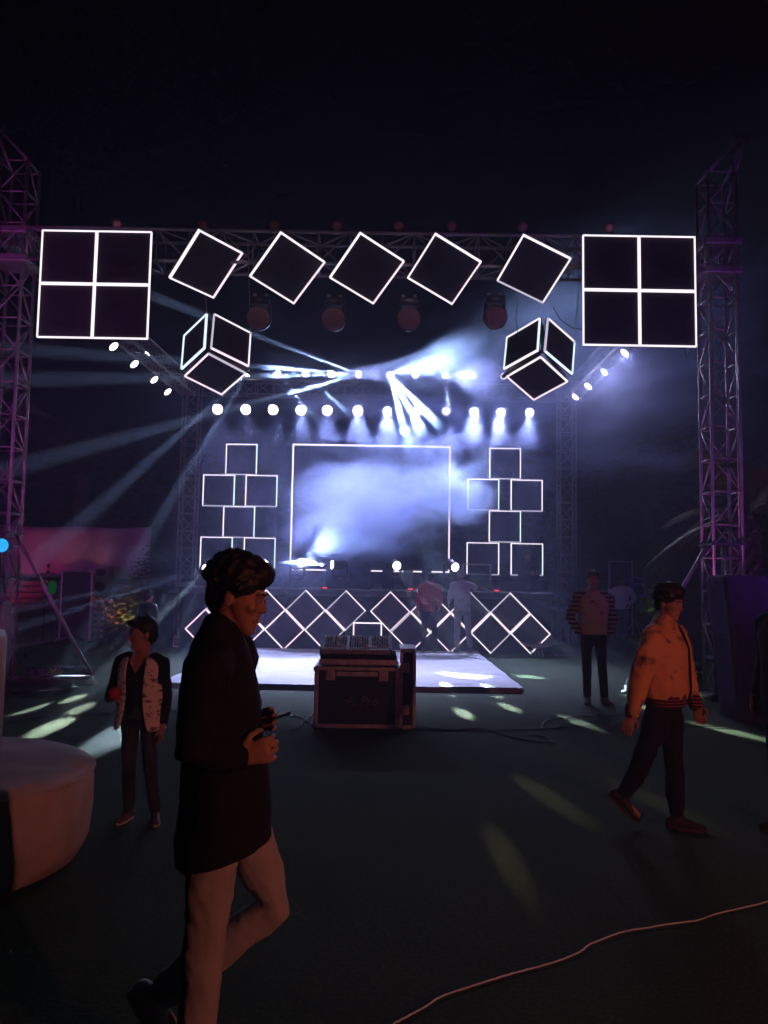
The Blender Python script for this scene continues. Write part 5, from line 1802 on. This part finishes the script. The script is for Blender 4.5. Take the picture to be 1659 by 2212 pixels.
# ------------------------------------------------------------------ smoke and haze
def smoke_material(name, dens, scale, lo, hi, edge=0.25, col=(0.52, 0.60, 1.0), an=0.25, distort=1.0, stretch=(1, 1, 1), seed=0.0, step=None):
    m = bpy.data.materials.new(name)
    m.use_nodes = True
    nt = m.node_tree
    nt.nodes.remove(nt.nodes['Principled BSDF'])
    N, Lk = nt.nodes.new, nt.links.new
    tc = N('ShaderNodeTexCoord')
    ln = N('ShaderNodeVectorMath')
    ln.operation = 'LENGTH'
    Lk(tc.outputs['Object'], ln.inputs[0])
    fall = N('ShaderNodeMapRange')
    fall.interpolation_type = 'SMOOTHSTEP'
    fall.inputs['From Min'].default_value = 1.0
    fall.inputs['From Max'].default_value = edge
    Lk(ln.outputs['Value'], fall.inputs['Value'])
    mp = N('ShaderNodeMapping')
    mp.inputs['Scale'].default_value = stretch
    mp.inputs['Location'].default_value = (seed, seed * 1.3, -seed)
    Lk(tc.outputs['Object'], mp.inputs['Vector'])
    nz = N('ShaderNodeTexNoise')
    nz.inputs['Scale'].default_value = scale
    nz.inputs['Detail'].default_value = 3
    nz.inputs['Roughness'].default_value = 0.62
    nz.inputs['Distortion'].default_value = distort
    Lk(mp.outputs[0], nz.inputs['Vector'])
    ad = N('ShaderNodeMath')
    ad.operation = 'MULTIPLY_ADD'
    ad.inputs[1].default_value = 0.45
    Lk(fall.outputs[0], ad.inputs[0])
    Lk(nz.outputs['Fac'], ad.inputs[2])
    rg = N('ShaderNodeMapRange')
    rg.interpolation_type = 'SMOOTHSTEP'
    rg.inputs['From Min'].default_value = lo
    rg.inputs['From Max'].default_value = hi
    rg.inputs['To Max'].default_value = dens
    Lk(ad.outputs[0], rg.inputs['Value'])
    pv = N('ShaderNodeVolumePrincipled')
    pv.inputs['Color'].default_value = (*col, 1)
    pv.inputs['Anisotropy'].default_value = an
    Lk(rg.outputs[0], pv.inputs['Density'])
    Lk(pv.outputs[0], nt.nodes['Material Output'].inputs['Volume'])
    m.cycles.volume_step_rate = step or 2.0
    return m


def smoke(label, c, r, mat, rot=(0, 0, 0)):
    me = MB().ell((0, 0, 0), (1, 1, 1), n=20, m=12).mesh('smoke_cloud', True)
    o = obj('smoke_cloud', me, mat)
    o.location = c
    o.scale = r
    o.rotation_euler = rot
    return tag(o, label, kind='stuff')


smoke('billowing pale smoke drifting across the open light frame', P(790, 1110, 18.05), (3.1, 0.6, 1.95), smoke_material('smoke_thick', 2.6, 2.4, 0.58, 0.95, 0.0, step=0.8, seed=3.4, distort=1.0, col=(.52, .62, 1.0)), (0, R(-22), 0))
smoke('low smoke rolling out of the flare towards the lattice', P(700, 1150, 17.85), (1.5, 0.45, 0.95), smoke_material('smoke_roll', 1.8, 2.2, 0.62, 0.95, 0.0, step=1.0, seed=21.0, col=(.52, .60, 1.0)), (0, R(-15), 0))
smoke('ragged smoke streaming past the frame towards the stack above the people', P(965, 1060, 18.2), (1.6, 0.5, 1.5), smoke_material('smoke_ragged', 2.4, 2.4, 0.60, 0.95, 0.0, step=1.0, seed=26.0, col=(.56, .70, 1.0)), (0, R(30), 0))
smoke('bright torn smoke rising over the three-beam lamp', P(1030, 770, 18.9), (2.3, 0.7, 1.2), smoke_material('smoke_torn', 0.8, 1.9, 0.58, 1.0, 0.2, seed=7.0, stretch=(1, 1, 1.2)), (0, R(-25), 0))
smoke('dense smoke knot lit white by the three beams', P(940, 915, 18.6), (1.05, 0.6, 0.85), smoke_material('smoke_knot', 6.0, 1.6, 0.56, 0.95, 0.1, seed=1.0))
smoke('white-hot smoke puff in the level beam at the stage edge', P(650, 1217, 17.5), (0.50, 0.22, 0.17), smoke_material('smoke_puff', 3.0, 1.6, 0.55, 0.9, 0.1, seed=2.0))
smoke('thin smoke wisps crossed by the level beams', P(640, 790, 18.6), (1.7, 0.6, 0.85), smoke_material('smoke_wisp', 0.45, 2.0, 0.70, 1.0, 0.2, seed=11.0, stretch=(.6, 1, 1.5)))
smoke('low smoke spilling over the stage edge below the flare', P(640, 1250, 17.0), (1.1, 0.35, 0.8), smoke_material('smoke_low', 0.55, 1.6, 0.66, 0.95, 0.2, seed=15.0))
smoke('broad blue smoke bank drifting out past the hazy light window', P(1360, 740, 16.0), (4.8, 2.2, 2.9), smoke_material('smoke_bank', 0.28, 2.0, 0.50, 1.0, 0.10, step=3.0, seed=5.0, stretch=(1, 1, 1.6)), (0, R(-15), 0))

smoke('blue smoke bank filling the air around the rear truss lamps', P(920, 870, 19.5), (4.0, 1.4, 1.7), smoke_material('smoke_rear', 0.45, 1.3, 0.45, 0.95, 0.1, step=3.0, seed=9.0, stretch=(1, 1, 1.3)))

hz = MB().box((0, 16, 4.25), (60, 60, 10.5)).build('haze', None)
m = bpy.data.materials.new('haze_air')
m.use_nodes = True
nt = m.node_tree
nt.nodes.remove(nt.nodes['Principled BSDF'])
pv = nt.nodes.new('ShaderNodeVolumePrincipled')
pv.inputs['Color'].default_value = (0.62, 0.67, 0.98, 1)
pv.inputs['Density'].default_value = 0.0075
pv.inputs['Anisotropy'].default_value = 0.35
nt.links.new(pv.outputs[0], nt.nodes['Material Output'].inputs['Volume'])
hz.data.materials.append(m)
tag(hz, 'thin stage haze hanging over the whole lawn', kind='stuff')
